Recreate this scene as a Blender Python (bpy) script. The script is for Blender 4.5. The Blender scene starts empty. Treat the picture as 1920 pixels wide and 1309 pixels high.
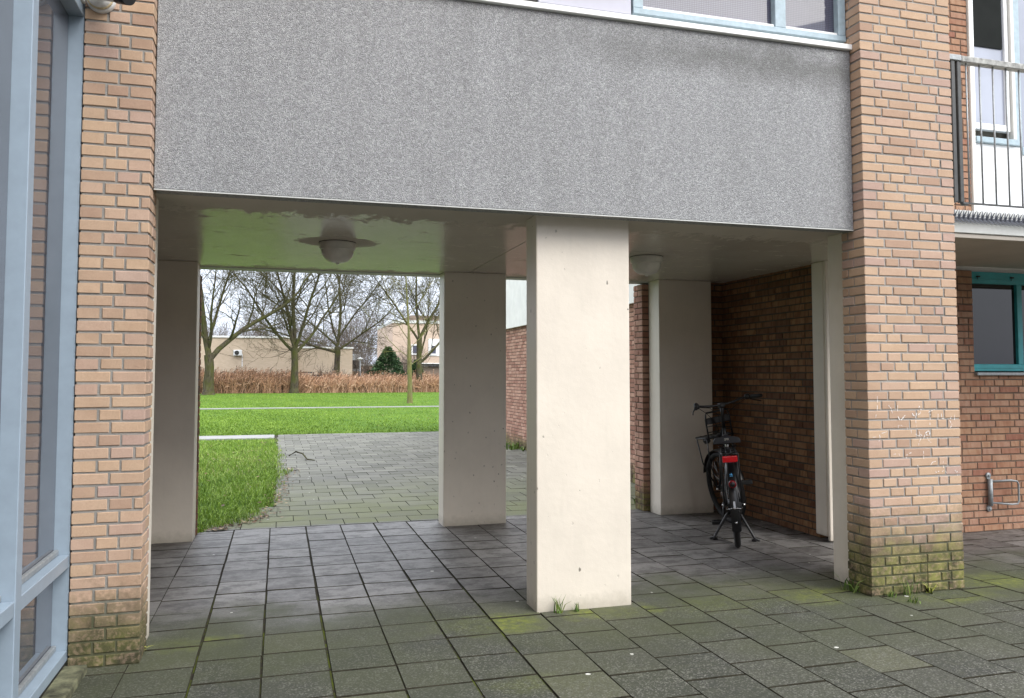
import bpy, bmesh, math, random
import numpy as np
from mathutils import Vector, Matrix
S = bpy.context.scene
C = S.collection
R = math.radians
# ------------------------------------------------------------------ camera
cam = bpy.data.cameras.new('camera'); co = bpy.data.objects.new('camera', cam); C.objects.link(co)
cam.sensor_width = 36.0; cam.lens = 36.0 * 1510.5 / 1920.0
cam.shift_x = 0.0; cam.shift_y = -26.3 / 1920.0
cam.clip_start = 0.05; cam.clip_end = 3000
co.location = (0, 0, 1.413); co.rotation_euler = (R(90 + 2.872), 0, R(-16.086))
S.camera = co
# ------------------------------------------------------------------ sky and sun (overcast)
SUN_EL, SUN_AZ = 40.0, 145.0          # azimuth measured clockwise from +Y
w = bpy.data.worlds.new('World'); S.world = w; w.use_nodes = True
nt = w.node_tree; nt.nodes.clear()
wo = nt.nodes.new('ShaderNodeOutputWorld'); bg = nt.nodes.new('ShaderNodeBackground')
sky = nt.nodes.new('ShaderNodeTexSky'); sky.sky_type = 'NISHITA'; sky.sun_disc = False
sky.sun_elevation = R(SUN_EL); sky.sun_rotation = R(SUN_AZ); sky.air_density = 1.0; sky.dust_density = 3.0
tc = nt.nodes.new('ShaderNodeTexCoord'); sp = nt.nodes.new('ShaderNodeSeparateXYZ')
nt.links.new(tc.outputs['Generated'], sp.inputs[0])
cr = nt.nodes.new('ShaderNodeValToRGB'); nt.links.new(sp.outputs['Z'], cr.inputs[0])
e = cr.color_ramp.elements
K = 1 / 0.12 / 20.0
e[0].position = 0.0; e[0].color = (0.66, 0.72, 0.86, 1)
e[1].position = 1.0; e[1].color = (2.25, 2.33, 2.45, 1)
ns = nt.nodes.new('ShaderNodeTexNoise'); ns.inputs['Scale'].default_value = 2.2; ns.inputs['Detail'].default_value = 5
mp = nt.nodes.new('ShaderNodeMapping'); mp.inputs['Scale'].default_value = (1, 1, 3.5)
nt.links.new(tc.outputs['Generated'], mp.inputs[0]); nt.links.new(mp.outputs[0], ns.inputs['Vector'])
mr = nt.nodes.new('ShaderNodeMapRange'); nt.links.new(ns.outputs[0], mr.inputs[0])
mr.inputs[1].default_value = 0.3; mr.inputs[2].default_value = 0.7; mr.inputs[3].default_value = 7.2; mr.inputs[4].default_value = 9.4
vm = nt.nodes.new('ShaderNodeVectorMath'); vm.operation = 'SCALE'
nt.links.new(cr.outputs[0], vm.inputs[0]); nt.links.new(mr.outputs[0], vm.inputs['Scale'])
mx = nt.nodes.new('ShaderNodeMix'); mx.data_type = 'RGBA'; mx.inputs[0].default_value = 0.90
nt.links.new(sky.outputs[0], mx.inputs[6]); nt.links.new(vm.outputs[0], mx.inputs[7])
nt.links.new(mx.outputs[2], bg.inputs[0]); bg.inputs[1].default_value = 0.12
nt.links.new(bg.outputs[0], wo.inputs[0])
sl = bpy.data.lights.new('sun', 'SUN'); sl.energy = 1.5; sl.angle = R(35); sl.color = (1.0, 0.96, 0.9)
so = bpy.data.objects.new('sun', sl); C.objects.link(so); so.location = (0, -5, 20)
d = Vector((math.sin(R(SUN_AZ)) * math.cos(R(SUN_EL)), math.cos(R(SUN_AZ)) * math.cos(R(SUN_EL)), math.sin(R(SUN_EL))))
so.rotation_euler = d.to_track_quat('Z', 'Y').to_euler()
S.view_settings.view_transform = 'Standard'; S.view_settings.look = 'None'
S.view_settings.gamma = 1.0; S.view_settings.use_curve_mapping = False
S.view_settings.exposure = 0.80
S.render.engine = 'CYCLES'
S.cycles.max_bounces = 8; S.cycles.diffuse_bounces = 5; S.cycles.glossy_bounces = 4
# ------------------------------------------------------------------ node helpers
def mat(name):
    m = bpy.data.materials.new(name); m.use_nodes = True
    n = m.node_tree; b = n.nodes['Principled BSDF']
    return m, n, b
def nd(n, typ, ins=None, **props):
    x = n.nodes.new('ShaderNode' + typ)
    for k, v in props.items(): setattr(x, k, v)
    for k, v in (ins or {}).items():
        if isinstance(v, bpy.types.NodeSocket): n.links.new(v, x.inputs[k])
        elif isinstance(v, bpy.types.Node): n.links.new(v.outputs[0], x.inputs[k])
        else:
            x.inputs[k].default_value = v
    return x
def c4(c): return (c[0], c[1], c[2], 1.0)
def mixc(n, f, a, b, mode='MIX'):
    x = n.nodes.new('ShaderNodeMix'); x.data_type = 'RGBA'; x.blend_type = mode
    for i, v in ((0, f), (6, a), (7, b)):
        if isinstance(v, bpy.types.NodeSocket): n.links.new(v, x.inputs[i])
        elif i == 0: x.inputs[0].default_value = v
        else: x.inputs[i].default_value = c4(v)
    return x.outputs[2]
def mth(n, op, a, b=None, c=None, clamp=False):
    x = n.nodes.new('ShaderNodeMath'); x.operation = op; x.use_clamp = clamp
    for i, v in enumerate((a, b, c)):
        if v is None: continue
        if isinstance(v, bpy.types.NodeSocket): n.links.new(v, x.inputs[i])
        else: x.inputs[i].default_value = v
    return x.outputs[0]
def rng(n, v, a, b, c=0.0, d=1.0):
    x = nd(n, 'MapRange', {0: v, 1: a, 2: b, 3: c, 4: d}); return x.outputs[0]
def ramp(n, v, stops):
    x = n.nodes.new('ShaderNodeValToRGB'); n.links.new(v, x.inputs[0])
    el = x.color_ramp.elements
    while len(el) < len(stops): el.new(0.5)
    for q, (p, c) in zip(el, stops): q.position = p; q.color = c4(c)
    return x.outputs[0]
def pos(n): return n.nodes.new('ShaderNodeNewGeometry').outputs['Position']
def noise(n, vec, scale, detail=3, rough=0.5, dist=0.0):
    return nd(n, 'TexNoise', {'Vector': vec, 'Scale': scale, 'Detail': detail, 'Roughness': rough, 'Distortion': dist}).outputs[0]
def mapv(n, vec, scale=(1, 1, 1), loc=(0, 0, 0), rot=(0, 0, 0)):
    return nd(n, 'Mapping', {'Vector': vec, 'Scale': scale, 'Location': loc, 'Rotation': rot}).outputs[0]
def bump(n, b, h, strength, dist):
    x = nd(n, 'Bump', {'Height': h, 'Strength': strength, 'Distance': dist}); n.links.new(x.outputs[0], b.inputs['Normal']); return x
def setin(b, **k):
    for a, v in k.items():
        a = a.replace('_', ' ')
        b.inputs[a].default_value = c4(v) if a == 'Base Color' else v
def plain(name, col, rough=0.6, metal=0.0, var=0.12, vscale=6.0, bmp=0.0, bscale=300, spec=0.5):
    m, n, b = mat(name); p = pos(n)
    nz = noise(n, p, vscale, 5, 0.6)
    dark = tuple(x * (1 - var) for x in col); lite = tuple(min(1, x * (1 + var)) for x in col)
    n.links.new(ramp(n, nz, [(0.3, dark), (0.7, lite)]), b.inputs['Base Color'])
    setin(b, Roughness=rough, Metallic=metal); b.inputs['Specular IOR Level'].default_value = spec
    if bmp: bump(n, b, noise(n, p, bscale, 3), bmp, 0.002)
    return m
def attr(n, name='tint'):
    return nd(n, 'Attribute', attribute_name=name)
# ------------------------------------------------------------------ materials
def brick_mat(name, stops, moss=None, stripe=0.0, grime=0.25):
    m, n, b = mat(name); p = pos(n)
    a = nd(n, 'SeparateColor', {0: attr(n).outputs['Color']})
    col = ramp(n, a.outputs[0], stops)
    off = nd(n, 'VectorMath', {0: p, 1: nd(n, 'CombineXYZ', {0: mth(n, 'MULTIPLY', a.outputs[1], 37.0), 1: mth(n, 'MULTIPLY', a.outputs[2], 53.0), 2: 0.0}).outputs[0]}, operation='ADD').outputs[0]
    n1 = noise(n, off, 9, 3, 0.6); n2 = noise(n, off, 160, 4, 0.6)
    col = mixc(n, rng(n, n1, 0.35, 0.75, 0, 0.45), col, (0.62, 0.42, 0.36), 'MULTIPLY') if stripe else mixc(n, rng(n, n1, 0.35, 0.75, 0, 0.22), col, (0.75, 0.62, 0.58), 'MULTIPLY')
    col = mixc(n, rng(n, n2, 0.35, 0.7, 0.0, 0.28), col, (0.55, 0.5, 0.47), 'MULTIPLY')
    if stripe:
        wv = nd(n, 'TexWave', {'Vector': mapv(n, off, (1, 1, 0.25)), 'Scale': 7.0, 'Distortion': 14.0, 'Detail': 3.0}, wave_type='BANDS', bands_direction='DIAGONAL').outputs['Fac']
        col = mixc(n, rng(n, wv, 0.5, 0.9, 0, stripe), col, (0.62, 0.42, 0.34), 'MULTIPLY')
    g = noise(n, mapv(n, p, (2.2, 2.2, 0.7)), 2.0, 6, 0.65)
    col = mixc(n, rng(n, g, 0.45, 0.8, 0, grime), col, (0.35, 0.33, 0.28), 'MULTIPLY')
    if moss:
        z = nd(n, 'SeparateXYZ', {0: p}).outputs['Z']
        x_ = nd(n, 'SeparateXYZ', {0: p}).outputs['X']
        mn = noise(n, p, 5.0, 6, 0.7); mn2 = noise(n, p, 42.0, 4, 0.65)
        h = mth(n, 'ADD', z, mth(n, 'MULTIPLY', mth(n, 'SUBTRACT', mn, 0.5), 0.45))
        h = mth(n, 'ADD', h, mth(n, 'MULTIPLY', mth(n, 'SUBTRACT', mn2, 0.5), 0.5))
        f = rng(n, h, moss * 0.50, moss * 1.15, 0.95, 0)
        f = mth(n, 'MULTIPLY', f, rng(n, mn2, 0.25, 0.55, 0.45, 1.0))
        mc = ramp(n, noise(n, p, 9.0, 4, 0.6), [(0.34, (0.034, 0.034, 0.018)), (0.5, (0.085, 0.092, 0.03)), (0.72, (0.20, 0.205, 0.055))])
        if moss < 0.4 and moss > 0.3: mc = mixc(n, 0.5, mc, (0.026, 0.034, 0.012))
        col = mixc(n, f, col, mc)
    n.links.new(col, b.inputs['Base Color']); setin(b, Roughness=0.85)
    b.inputs['Specular IOR Level'].default_value = 0.25
    bump(n, b, mth(n, 'ADD', noise(n, off, 220, 4, 0.7), mth(n, 'MULTIPLY', noise(n, off, 30, 3), 1.2)), 0.55, 0.0025)
    return m
PIER = [(0.0, (0.42, 0.285, 0.208)), (0.25, (0.485, 0.342, 0.24)), (0.55, (0.54, 0.385, 0.262)), (0.85, (0.51, 0.362, 0.272)), (0.95, (0.46, 0.325, 0.268)), (1.0, (0.52, 0.385, 0.305))]
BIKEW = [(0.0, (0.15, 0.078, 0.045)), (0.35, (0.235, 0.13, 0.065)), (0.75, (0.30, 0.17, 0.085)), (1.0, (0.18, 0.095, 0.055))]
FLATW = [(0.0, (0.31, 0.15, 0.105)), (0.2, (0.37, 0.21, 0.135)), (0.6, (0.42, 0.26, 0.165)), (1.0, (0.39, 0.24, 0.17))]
FARW = [(0.0, (0.32, 0.17, 0.125)), (0.5, (0.42, 0.25, 0.185)), (1.0, (0.52, 0.33, 0.25))]
m_pier = brick_mat('orange_brick', PIER, moss=0.50, grime=0.1)
m_pierL = brick_mat('orange_brick_low_moss', PIER, moss=0.36, grime=0.3)
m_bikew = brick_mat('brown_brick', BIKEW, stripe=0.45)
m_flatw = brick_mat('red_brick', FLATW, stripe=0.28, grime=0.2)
m_farw = brick_mat('terracotta_brick', FARW, stripe=0.15, moss=0.26, grime=0.25)
def mortar_mat(name, col, moss=None):
    m, n, b = mat(name); p = pos(n)
    c = mixc(n, rng(n, noise(n, p, 300, 4, 0.7), 0.3, 0.7), tuple(x * 0.7 for x in col), tuple(x * 1.3 for x in col))
    c = mixc(n, rng(n, noise(n, p, 2.5, 4), 0.45, 0.75, 0, 0.5), c, tuple(x * 0.5 for x in col))
    if moss:
        z = nd(n, 'SeparateXYZ', {0: p}).outputs['Z']
        h = mth(n, 'ADD', z, mth(n, 'MULTIPLY', mth(n, 'SUBTRACT', noise(n, p, 5.0, 6, 0.7), 0.5), 0.45))
        c = mixc(n, rng(n, h, moss * 0.55, moss * 1.1, 0.85, 0), c, (0.075, 0.08, 0.03))
    n.links.new(c, b.inputs['Base Color']); setin(b, Roughness=0.95); b.inputs['Specular IOR Level'].default_value = 0.1
    bump(n, b, noise(n, p, 400, 4, 0.7), 0.9, 0.004)
    return m
mo_pier = mortar_mat('grey_mortar', (0.36, 0.345, 0.32), 0.5)
mo_pierL = mortar_mat('grey_mortar_low', (0.33, 0.315, 0.29), 0.36)
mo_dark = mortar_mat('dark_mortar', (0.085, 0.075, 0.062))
mo_far = mortar_mat('brown_mortar', (0.16, 0.115, 0.09))
# pebble dash
def pebble():
    m, n, b = mat('pebbledash'); p = pos(n)
    v = nd(n, 'TexVoronoi', {'Vector': p, 'Scale': 165.0}); v2 = nd(n, 'TexVoronoi', {'Vector': p, 'Scale': 75.0})
    sc = nd(n, 'SeparateColor', {0: v.outputs['Color']}); sc2 = nd(n, 'SeparateColor', {0: v2.outputs['Color']})
    stone = ramp(n, sc.outputs[0], [(0.0, (0.27, 0.27, 0.275)), (0.35, (0.34, 0.34, 0.345)), (0.7, (0.41, 0.41, 0.415)), (1.0, (0.55, 0.55, 0.555))])
    stone2 = ramp(n, sc2.outputs[1], [(0.0, (0.22, 0.22, 0.225)), (0.6, (0.35, 0.35, 0.35)), (1.0, (0.54, 0.54, 0.54))])
    c = mixc(n, 0.35, stone, stone2)
    c = mixc(n, rng(n, v.outputs['Distance'], 0.45, 0.85, 0, 0.65), c, (0.12, 0.12, 0.12))
    st = noise(n, mapv(n, p, (3.2, 3.2, 0.5)), 2.0, 6, 0.6)
    c = mixc(n, rng(n, st, 0.42, 0.80, 0, 0.32), c, (0.60, 0.60, 0.58), 'MULTIPLY')
    st2 = noise(n, mapv(n, p, (5, 5, 0.35), (4, 4, 1)), 3.0, 5, 0.6)
    c = mixc(n, rng(n, st2, 0.55, 0.8, 0, 0.14), c, (0.60, 0.60, 0.60))
    z = nd(n, 'SeparateXYZ', {0: p}).outputs['Z']; x = nd(n, 'SeparateXYZ', {0: p}).outputs['X']
    # damp dirty band under the window trim and towards the right end
    dn = mth(n, 'ADD', z, mth(n, 'MULTIPLY', mth(n, 'SUBTRACT', noise(n, p, 3.5, 5, 0.65), 0.5), 0.35))
    dirt = mth(n, 'MULTIPLY', rng(n, dn, 3.28, 3.42, 0, 1), rng(n, dn, 3.58, 3.47, 0, 1))
    dirt = mth(n, 'MULTIPLY', dirt, rng(n, x, 1.2, 2.6, 0.0, 0.5))
    c = mixc(n, dirt, c, (0.10, 0.098, 0.088))
    c = mixc(n, 1.0, c, (0.96, 0.975, 0.985), 'MULTIPLY')
    n.links.new(c, b.inputs['Base Color']); setin(b, Roughness=0.8); b.inputs['Specular IOR Level'].default_value = 0.35
    h = mth(n, 'SUBTRACT', 1.0, v.outputs['Distance']); h = mth(n, 'ADD', h, mth(n, 'MULTIPLY', sc.outputs[1], 0.7))
    bump(n, b, h, 0.9, 0.004)
    return m
m_panel = pebble()
def cream(name, base=(0.715, 0.652, 0.56), pits=True, rough=0.45):
    m, n, b = mat(name); p = pos(n)
    c = mixc(n, rng(n, noise(n, p, 3, 5, 0.6), 0.35, 0.7), tuple(x * 0.95 for x in base), tuple(min(1, x * 1.04) for x in base))
    gr = noise(n, mapv(n, p, (8, 8, 1)), 3.0, 4)
    c = mixc(n, rng(n, gr, 0.55, 0.8, 0, 0.10), c, (0.45, 0.42, 0.36), 'MIX')
    z = nd(n, 'SeparateXYZ', {0: p}).outputs['Z']
    zb = mth(n, 'ADD', z, mth(n, 'MULTIPLY', mth(n, 'SUBTRACT', noise(n, p, 14, 5, 0.7), 0.5), 0.16))
    c = mixc(n, rng(n, zb, 0.0, 0.10, 0.45, 0), c, (0.24, 0.22, 0.16))
    h = noise(n, p, 26, 5, 0.6)
    if pits:
        nz = nd(n, 'TexNoise', {'Vector': p, 'Scale': 90.0, 'Detail': 3.0}).outputs['Color']
        wv = nd(n, 'VectorMath', {0: nz, 1: (0.014, 0.014, 0.022), 2: p}, operation='MULTIPLY_ADD').outputs[0]
        v = nd(n, 'TexVoronoi', {'Vector': mapv(n, wv, (1, 1, 0.7)), 'Scale': 17.0}, feature='F1')
        sc = nd(n, 'SeparateColor', {0: v.outputs['Color']})
        pick = rng(n, sc.outputs[0], 0.12, 0.14, 0, 1)
        rad = rng(n, sc.outputs[1], 0.2, 1.0, 0.02, 0.13)
        pit = mth(n, 'MULTIPLY', pick, rng(n, mth(n, 'SUBTRACT', v.outputs['Distance'], rad), 0.0, 0.02, 1, 0))
        c = mixc(n, mth(n, 'MULTIPLY', pit, rng(n, sc.outputs[2], 0.2, 0.9, 0.1, 0.9)), c, (0.16, 0.14, 0.11))
        h = mth(n, 'SUBTRACT', h, mth(n, 'MULTIPLY', pit, 1.5))
    h = mth(n, 'ADD', h, mth(n, 'MULTIPLY', noise(n, p, 240, 2), 0.22))
    n.links.new(c, b.inputs['Base Color']); setin(b, Roughness=rough)
    bump(n, b, h, 0.35, 0.004)
    return m
m_cream = cream('cream_paint')
m_cream2 = cream('cream_paint_smooth', pits=False)
def ceiling_m():
    m, n, b = mat('gloss_ceiling_paint'); p = pos(n)
    c = mixc(n, rng(n, noise(n, p, 2.5, 5, 0.6), 0.35, 0.7), (0.51, 0.465, 0.405), (0.58, 0.53, 0.465))
    s = nd(n, 'SeparateXYZ', {0: p})
    # dull, weathered paint: ragged along both edges, a ring round each lamp, and brushed streaks
    rag = noise(n, mapv(n, p, (4.2, 2.0, 1)), 2.6, 12, 0.80, 0.5)
    yy = mth(n, 'ADD', s.outputs['Y'], mth(n, 'MULTIPLY', mth(n, 'SUBTRACT', rag, 0.5), 1.7))
    dull = mth(n, 'MAXIMUM', rng(n, yy, 5.06, 5.07, 1, 0), rng(n, yy, 7.60, 7.61, 0, 1))
    dull = mth(n, 'MAXIMUM', dull, rng(n, noise(n, mapv(n, p, (2.0, 3.6, 1), (3, 1, 0)), 2.2, 12, 0.76, 0.6), 0.605, 0.61, 0, 1))
    for lx, ly in ((0.402, 6.07), (2.92, 6.09)):
        dx = mth(n, 'MULTIPLY', mth(n, 'SUBTRACT', s.outputs['X'], lx), 0.78); dy = mth(n, 'MULTIPLY', mth(n, 'SUBTRACT', s.outputs['Y'], ly - 0.02), 1.0)
        dd = mth(n, 'SQRT', mth(n, 'ADD', mth(n, 'MULTIPLY', dx, dx), mth(n, 'MULTIPLY', dy, dy)))
        dd = mth(n, 'ADD', dd, mth(n, 'MULTIPLY', mth(n, 'SUBTRACT', noise(n, p, 22, 6, 0.7), 0.5), 0.22))
        dull = mth(n, 'MAXIMUM', dull, rng(n, dd, 0.225, 0.23, 1, 0))
    n.links.new(c, b.inputs['Base Color'])
    n.links.new(rng(n, dull, 0, 1, 0.19, 0.8), b.inputs['Roughness'])
    n.links.new(rng(n, dull, 0, 1, 0.29, 0.2), b.inputs['Specular IOR Level'])
    b.inputs['IOR'].default_value = 1.42
    h = mth(n, 'ADD', mth(n, 'ADD', noise(n, p, 75, 3), mth(n, 'MULTIPLY', noise(n, p, 9, 4), 0.6)), mth(n, 'MULTIPLY', dull, 0.25))
    c = mixc(n, mth(n, 'MULTIPLY', dull, 0.22), c, (0.38, 0.345, 0.30)); n.links.new(c, b.inputs['Base Color'])
    bump(n, b, h, 0.6, 0.0016)
    return m
m_ceil = ceiling_m()
# paving
BASES = [(1.15, 4.50, 0.42, 0.9), (1.95, 4.55, 0.36, 1.0), (-0.42, 4.62, 0.26, 0.8), (3.4, 4.5, 0.42, 0.7), (4.1, 4.28, 0.45, 0.6), (4.75, 4.5, 0.45, 0.7), (3.0, 4.72, 0.5, 0.45), (2.6, 4.5, 0.5, 0.25), (1.15, 3.6, 0.3, 0.25)]
def paving():
    m, n, b = mat('concrete_paving_tiles'); p = pos(n); s = nd(n, 'SeparateXYZ', {0: p})
    a = nd(n, 'SeparateColor', {0: attr(n).outputs['Color']})
    X, Y = s.outputs['X'], s.outputs['Y']
    edge = mth(n, 'ADD', Y, mth(n, 'MULTIPLY', mth(n, 'SUBTRACT', noise(n, p, 1.6, 5, 0.6), 0.5), 1.3))
    inside = mth(n, 'MULTIPLY', rng(n, edge, 4.55, 5.35, 0, 1), rng(n, Y, 7.86, 7.95, 1, 0))
    back = rng(n, Y, 7.86, 7.95, 0, 1)
    base_out = ramp(n, a.outputs[0], [(0.0, (0.026, 0.027, 0.024)), (0.5, (0.036, 0.037, 0.032)), (0.88, (0.050, 0.050, 0.040)), (1.0, (0.09, 0.09, 0.055))])
    sp1 = nd(n, 'TexVoronoi', {'Vector': p, 'Scale': 150.0}); spc = nd(n, 'SeparateColor', {0: sp1.outputs['Color']})
    base_out = mixc(n, mth(n, 'MULTIPLY', rng(n, spc.outputs[0], 0.70, 0.9, 0, 1), rng(n, noise(n, p, 2.2, 3), 0.3, 0.6, 0.45, 1.0)), base_out, (0.19, 0.185, 0.165))
    base_out = mixc(n, rng(n, noise(n, p, 16, 8, 0.8), 0.45, 0.62, 0, 0.45), base_out, (0.062, 0.066, 0.045))
    base_out = mixc(n, rng(n, spc.outputs[1], 0.7, 1.0, 0, 0.6), base_out, (0.014, 0.0145, 0.013))
    base_in = ramp(n, a.outputs[1], [(0.0, (0.09, 0.085, 0.080)), (0.5, (0.138, 0.131, 0.125)), (1.0, (0.19, 0.182, 0.172))])
    sm = noise(n, mapv(n, p, (1.0, 1.5, 1)), 5.0, 9, 0.75)
    base_in = mixc(n, rng(n, noise(n, p, 26, 8, 0.8), 0.47, 0.62, 0, 0.55), base_in, (0.21, 0.20, 0.195))
    base_in = mixc(n, rng(n, noise(n, p, 60, 6, 0.8), 0.5, 0.65, 0, 0.5), base_in, (0.055, 0.052, 0.05))
    base_in = mixc(n, rng(n, sm, 0.48, 0.57, 0, 0.7), base_in, (0.045, 0.040, 0.038))
    base_back = ramp(n, a.outputs[0], [(0.0, (0.088, 0.086, 0.075)), (0.5, (0.12, 0.116, 0.106)), (1.0, (0.165, 0.16, 0.14))])
    gb = noise(n, p, 1.3, 4, 0.6)
    base_back = mixc(n, mth(n, 'MULTIPLY', rng(n, Y, 8.3, 11.5, 0.85, 0.15), rng(n, gb, 0.3, 0.6, 0.4, 1)), base_back, (0.15, 0.165, 0.065))
    base_back = mixc(n, rng(n, noise(n, mapv(n, p, (1, 2, 1)), 1.1, 6, 0.7), 0.5, 0.75, 0, 0.45), base_back, (0.06, 0.055, 0.055))
    c = mixc(n, inside, base_out, base_in); c = mixc(n, back, c, base_back)
    # algae film: thin olive on the rained-on tiles, bright yellow-green patches at the foot of the columns
    al = noise(n, p, 1.5, 5, 0.6)
    f = mth(n, 'MULTIPLY', rng(n, al, 0.30, 0.60, 0.1, 0.75), mth(n, 'MULTIPLY', rng(n, Y, 3.2, 4.3, 0.25, 1), rng(n, edge, 4.9, 5.3, 1, 0)))
    c = mixc(n, f, c, (0.052, 0.060, 0.024))
    pn = noise(n, p, 7.5, 5, 0.65)
    tot = None
    for bx, by, br, bs in BASES:
        dx = mth(n, 'SUBTRACT', X, bx); dy = mth(n, 'MULTIPLY', mth(n, 'SUBTRACT', Y, by), 1.9)
        dd = mth(n, 'SQRT', mth(n, 'ADD', mth(n, 'MULTIPLY', dx, dx), mth(n, 'MULTIPLY', dy, dy)))
        dd = mth(n, 'ADD', dd, mth(n, 'MULTIPLY', mth(n, 'SUBTRACT', pn, 0.5), 0.5))
        q = rng(n, dd, br * 0.45, br, bs, 0)
        tot = q if tot is None else mth(n, 'MAXIMUM', tot, q)
    tot = mth(n, 'MULTIPLY', mth(n, 'MULTIPLY', tot, rng(n, noise(n, p, 22, 6, 0.75), 0.36, 0.60, 0.12, 1.0)), rng(n, a.outputs[2], 0.2, 0.6, 0.25, 1.0))
    c = mixc(n, tot, c, mixc(n, rng(n, noise(n, p, 30, 4), 0.3, 0.7), (0.075, 0.095, 0.014), (0.20, 0.225, 0.028)))
    # gum and bird droppings
    g = nd(n, 'TexVoronoi', {'Vector': p, 'Scale': 4.6}); gc = nd(n, 'SeparateColor', {0: g.outputs['Color']})
    gm = mth(n, 'MULTIPLY', rng(n, gc.outputs[0], 0.50, 0.51, 0, 1), rng(n, mth(n, 'SUBTRACT', mth(n, 'ADD', g.outputs['Distance'], mth(n, 'MULTIPLY', mth(n, 'SUBTRACT', noise(n, p, 70, 2), 0.5), 0.05)), rng(n, gc.outputs[1], 0, 1, 0.018, 0.068)), 0, 0.006, 1, 0))
    c = mixc(n, mth(n, 'MULTIPLY', gm, 0.85), c, (0.62, 0.61, 0.57))
    n.links.new(c, b.inputs['Base Color'])
    rr = mth(n, 'SUBTRACT', 0.78, mth(n, 'MULTIPLY', inside, rng(n, sm, 0.35, 0.65, 0.34, 0.20)))
    n.links.new(rr, b.inputs['Roughness']); b.inputs['Specular IOR Level'].default_value = 0.45
    h = mth(n, 'ADD', mth(n, 'MULTIPLY', noise(n, p, 180, 4, 0.7), mth(n, 'SUBTRACT', 1.0, mth(n, 'MULTIPLY', inside, 0.7))), mth(n, 'MULTIPLY', noise(n, p, 12, 4), 0.5))
    bump(n, b, h, 0.5, 0.0035)
    return m
m_pave = paving()
def joint():
    m, n, b = mat('mossy_joint_sand'); p = pos(n); s = nd(n, 'SeparateXYZ', {0: p})
    f = rng(n, noise(n, p, 3.4, 7, 0.75), 0.47, 0.56, 0, 1)
    f = mth(n, 'MULTIPLY', f, rng(n, s.outputs['Y'], 4.8, 5.8, 1, 0.12))
    c = mixc(n, f, mixc(n, noise(n, p, 25, 4), (0.018, 0.017, 0.013), (0.06, 0.052, 0.04)), mixc(n, noise(n, p, 60, 4), (0.035, 0.052, 0.010), (0.115, 0.135, 0.018)))
    n.links.new(c, b.inputs['Base Color']); setin(b, Roughness=0.95); b.inputs['Specular IOR Level'].default_value = 0.1
    bump(n, b, noise(n, p, 150, 4), 1.0, 0.006)
    return m
m_joint = joint()
m_edge = plain('tile_edge_dirt', (0.030, 0.027, 0.019), 0.95, 0, 0.5, 12, spec=0.1)
def ground_m():
    m, n, b = mat('far_ground'); p = pos(n)
    c = mixc(n, rng(n, noise(n, p, 0.05, 4), 0.4, 0.6), (0.07, 0.09, 0.035), (0.10, 0.095, 0.07))
    n.links.new(c, b.inputs['Base Color']); setin(b, Roughness=0.95); return m
m_ground = ground_m()
def lawn_m():
    m, n, b = mat('lawn'); p = pos(n)
    a = noise(n, mapv(n, p, (1, 0.5, 1)), 1.3, 6, 0.7); a2 = noise(n, mapv(n, p, (8, 3, 1)), 4, 5, 0.75)
    c = ramp(n, a, [(0.3, (0.055, 0.115, 0.010)), (0.5, (0.088, 0.170, 0.013)), (0.7, (0.125, 0.215, 0.020))])
    c = mixc(n, rng(n, a2, 0.4, 0.75, 0, 0.55), c, (0.05, 0.125, 0.010))
    n.links.new(c, b.inputs['Base Color']); setin(b, Roughness=0.9); b.inputs['Specular IOR Level'].default_value = 0.15
    bump(n, b, noise(n, p, 25, 5, 0.8), 1.0, 0.05)
    return m
m_lawn = lawn_m()
def blade_m(name, stops, rough=0.6, trans=0.0):
    m, n, b = mat(name)
    a = nd(n, 'SeparateColor', {0: attr(n).outputs['Color']})
    c = ramp(n, a.outputs[0], stops)
    n.links.new(c, b.inputs['Base Color']); setin(b, Roughness=rough); b.inputs['Specular IOR Level'].default_value = 0.3
    return m
m_grass = blade_m('grass_blades', [(0.0, (0.045, 0.088, 0.013)), (0.35, (0.11, 0.195, 0.020)), (0.8, (0.20, 0.31, 0.036)), (0.93, (0.28, 0.38, 0.09)), (1.0, (0.30, 0.27, 0.11))])
m_grassn = blade_m('near_grass_blades', [(0.0, (0.06, 0.115, 0.016)), (0.35, (0.17, 0.28, 0.03)), (0.8, (0.31, 0.45, 0.06)), (0.93, (0.42, 0.50, 0.16)), (1.0, (0.42, 0.36, 0.18))])
m_weed = blade_m('weed_leaves', [(0.0, (0.04, 0.09, 0.015)), (0.6, (0.12, 0.19, 0.035)), (1.0, (0.42, 0.42, 0.10))])
m_reed = blade_m('dry_reeds', [(0.0, (0.06, 0.035, 0.02)), (0.3, (0.21, 0.11, 0.06)), (0.7, (0.42, 0.235, 0.135)), (1.0, (0.62, 0.42, 0.29))])
m_leaf = blade_m('dead_leaves', [(0.0, (0.05, 0.025, 0.012)), (0.6, (0.20, 0.11, 0.05)), (1.0, (0.48, 0.36, 0.22))])
m_conif = blade_m('conifer_needles', [(0.0, (0.012, 0.03, 0.014)), (0.5, (0.035, 0.08, 0.032)), (1.0, (0.12, 0.20, 0.08))])
def bark(name, a, bb, moss):
    m, n, b = mat(name); p = pos(n)
    c = mixc(n, rng(n, noise(n, mapv(n, p, (9, 9, 2)), 1.3, 6, 0.7), 0.35, 0.65), a, bb)
    c = mixc(n, rng(n, noise(n, p, 1.6, 5, 0.7), 0.40, 0.62, 0, 0.8), c, moss)
    n.links.new(c, b.inputs['Base Color']); setin(b, Roughness=0.95); b.inputs['Specular IOR Level'].default_value = 0.1
    bump(n, b, noise(n, mapv(n, p, (9, 9, 2)), 3, 5, 0.7), 1.0, 0.04)
    return m
m_bark = bark('mossy_bark', (0.035, 0.027, 0.02), (0.115, 0.098, 0.075), (0.075, 0.082, 0.02))
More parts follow.
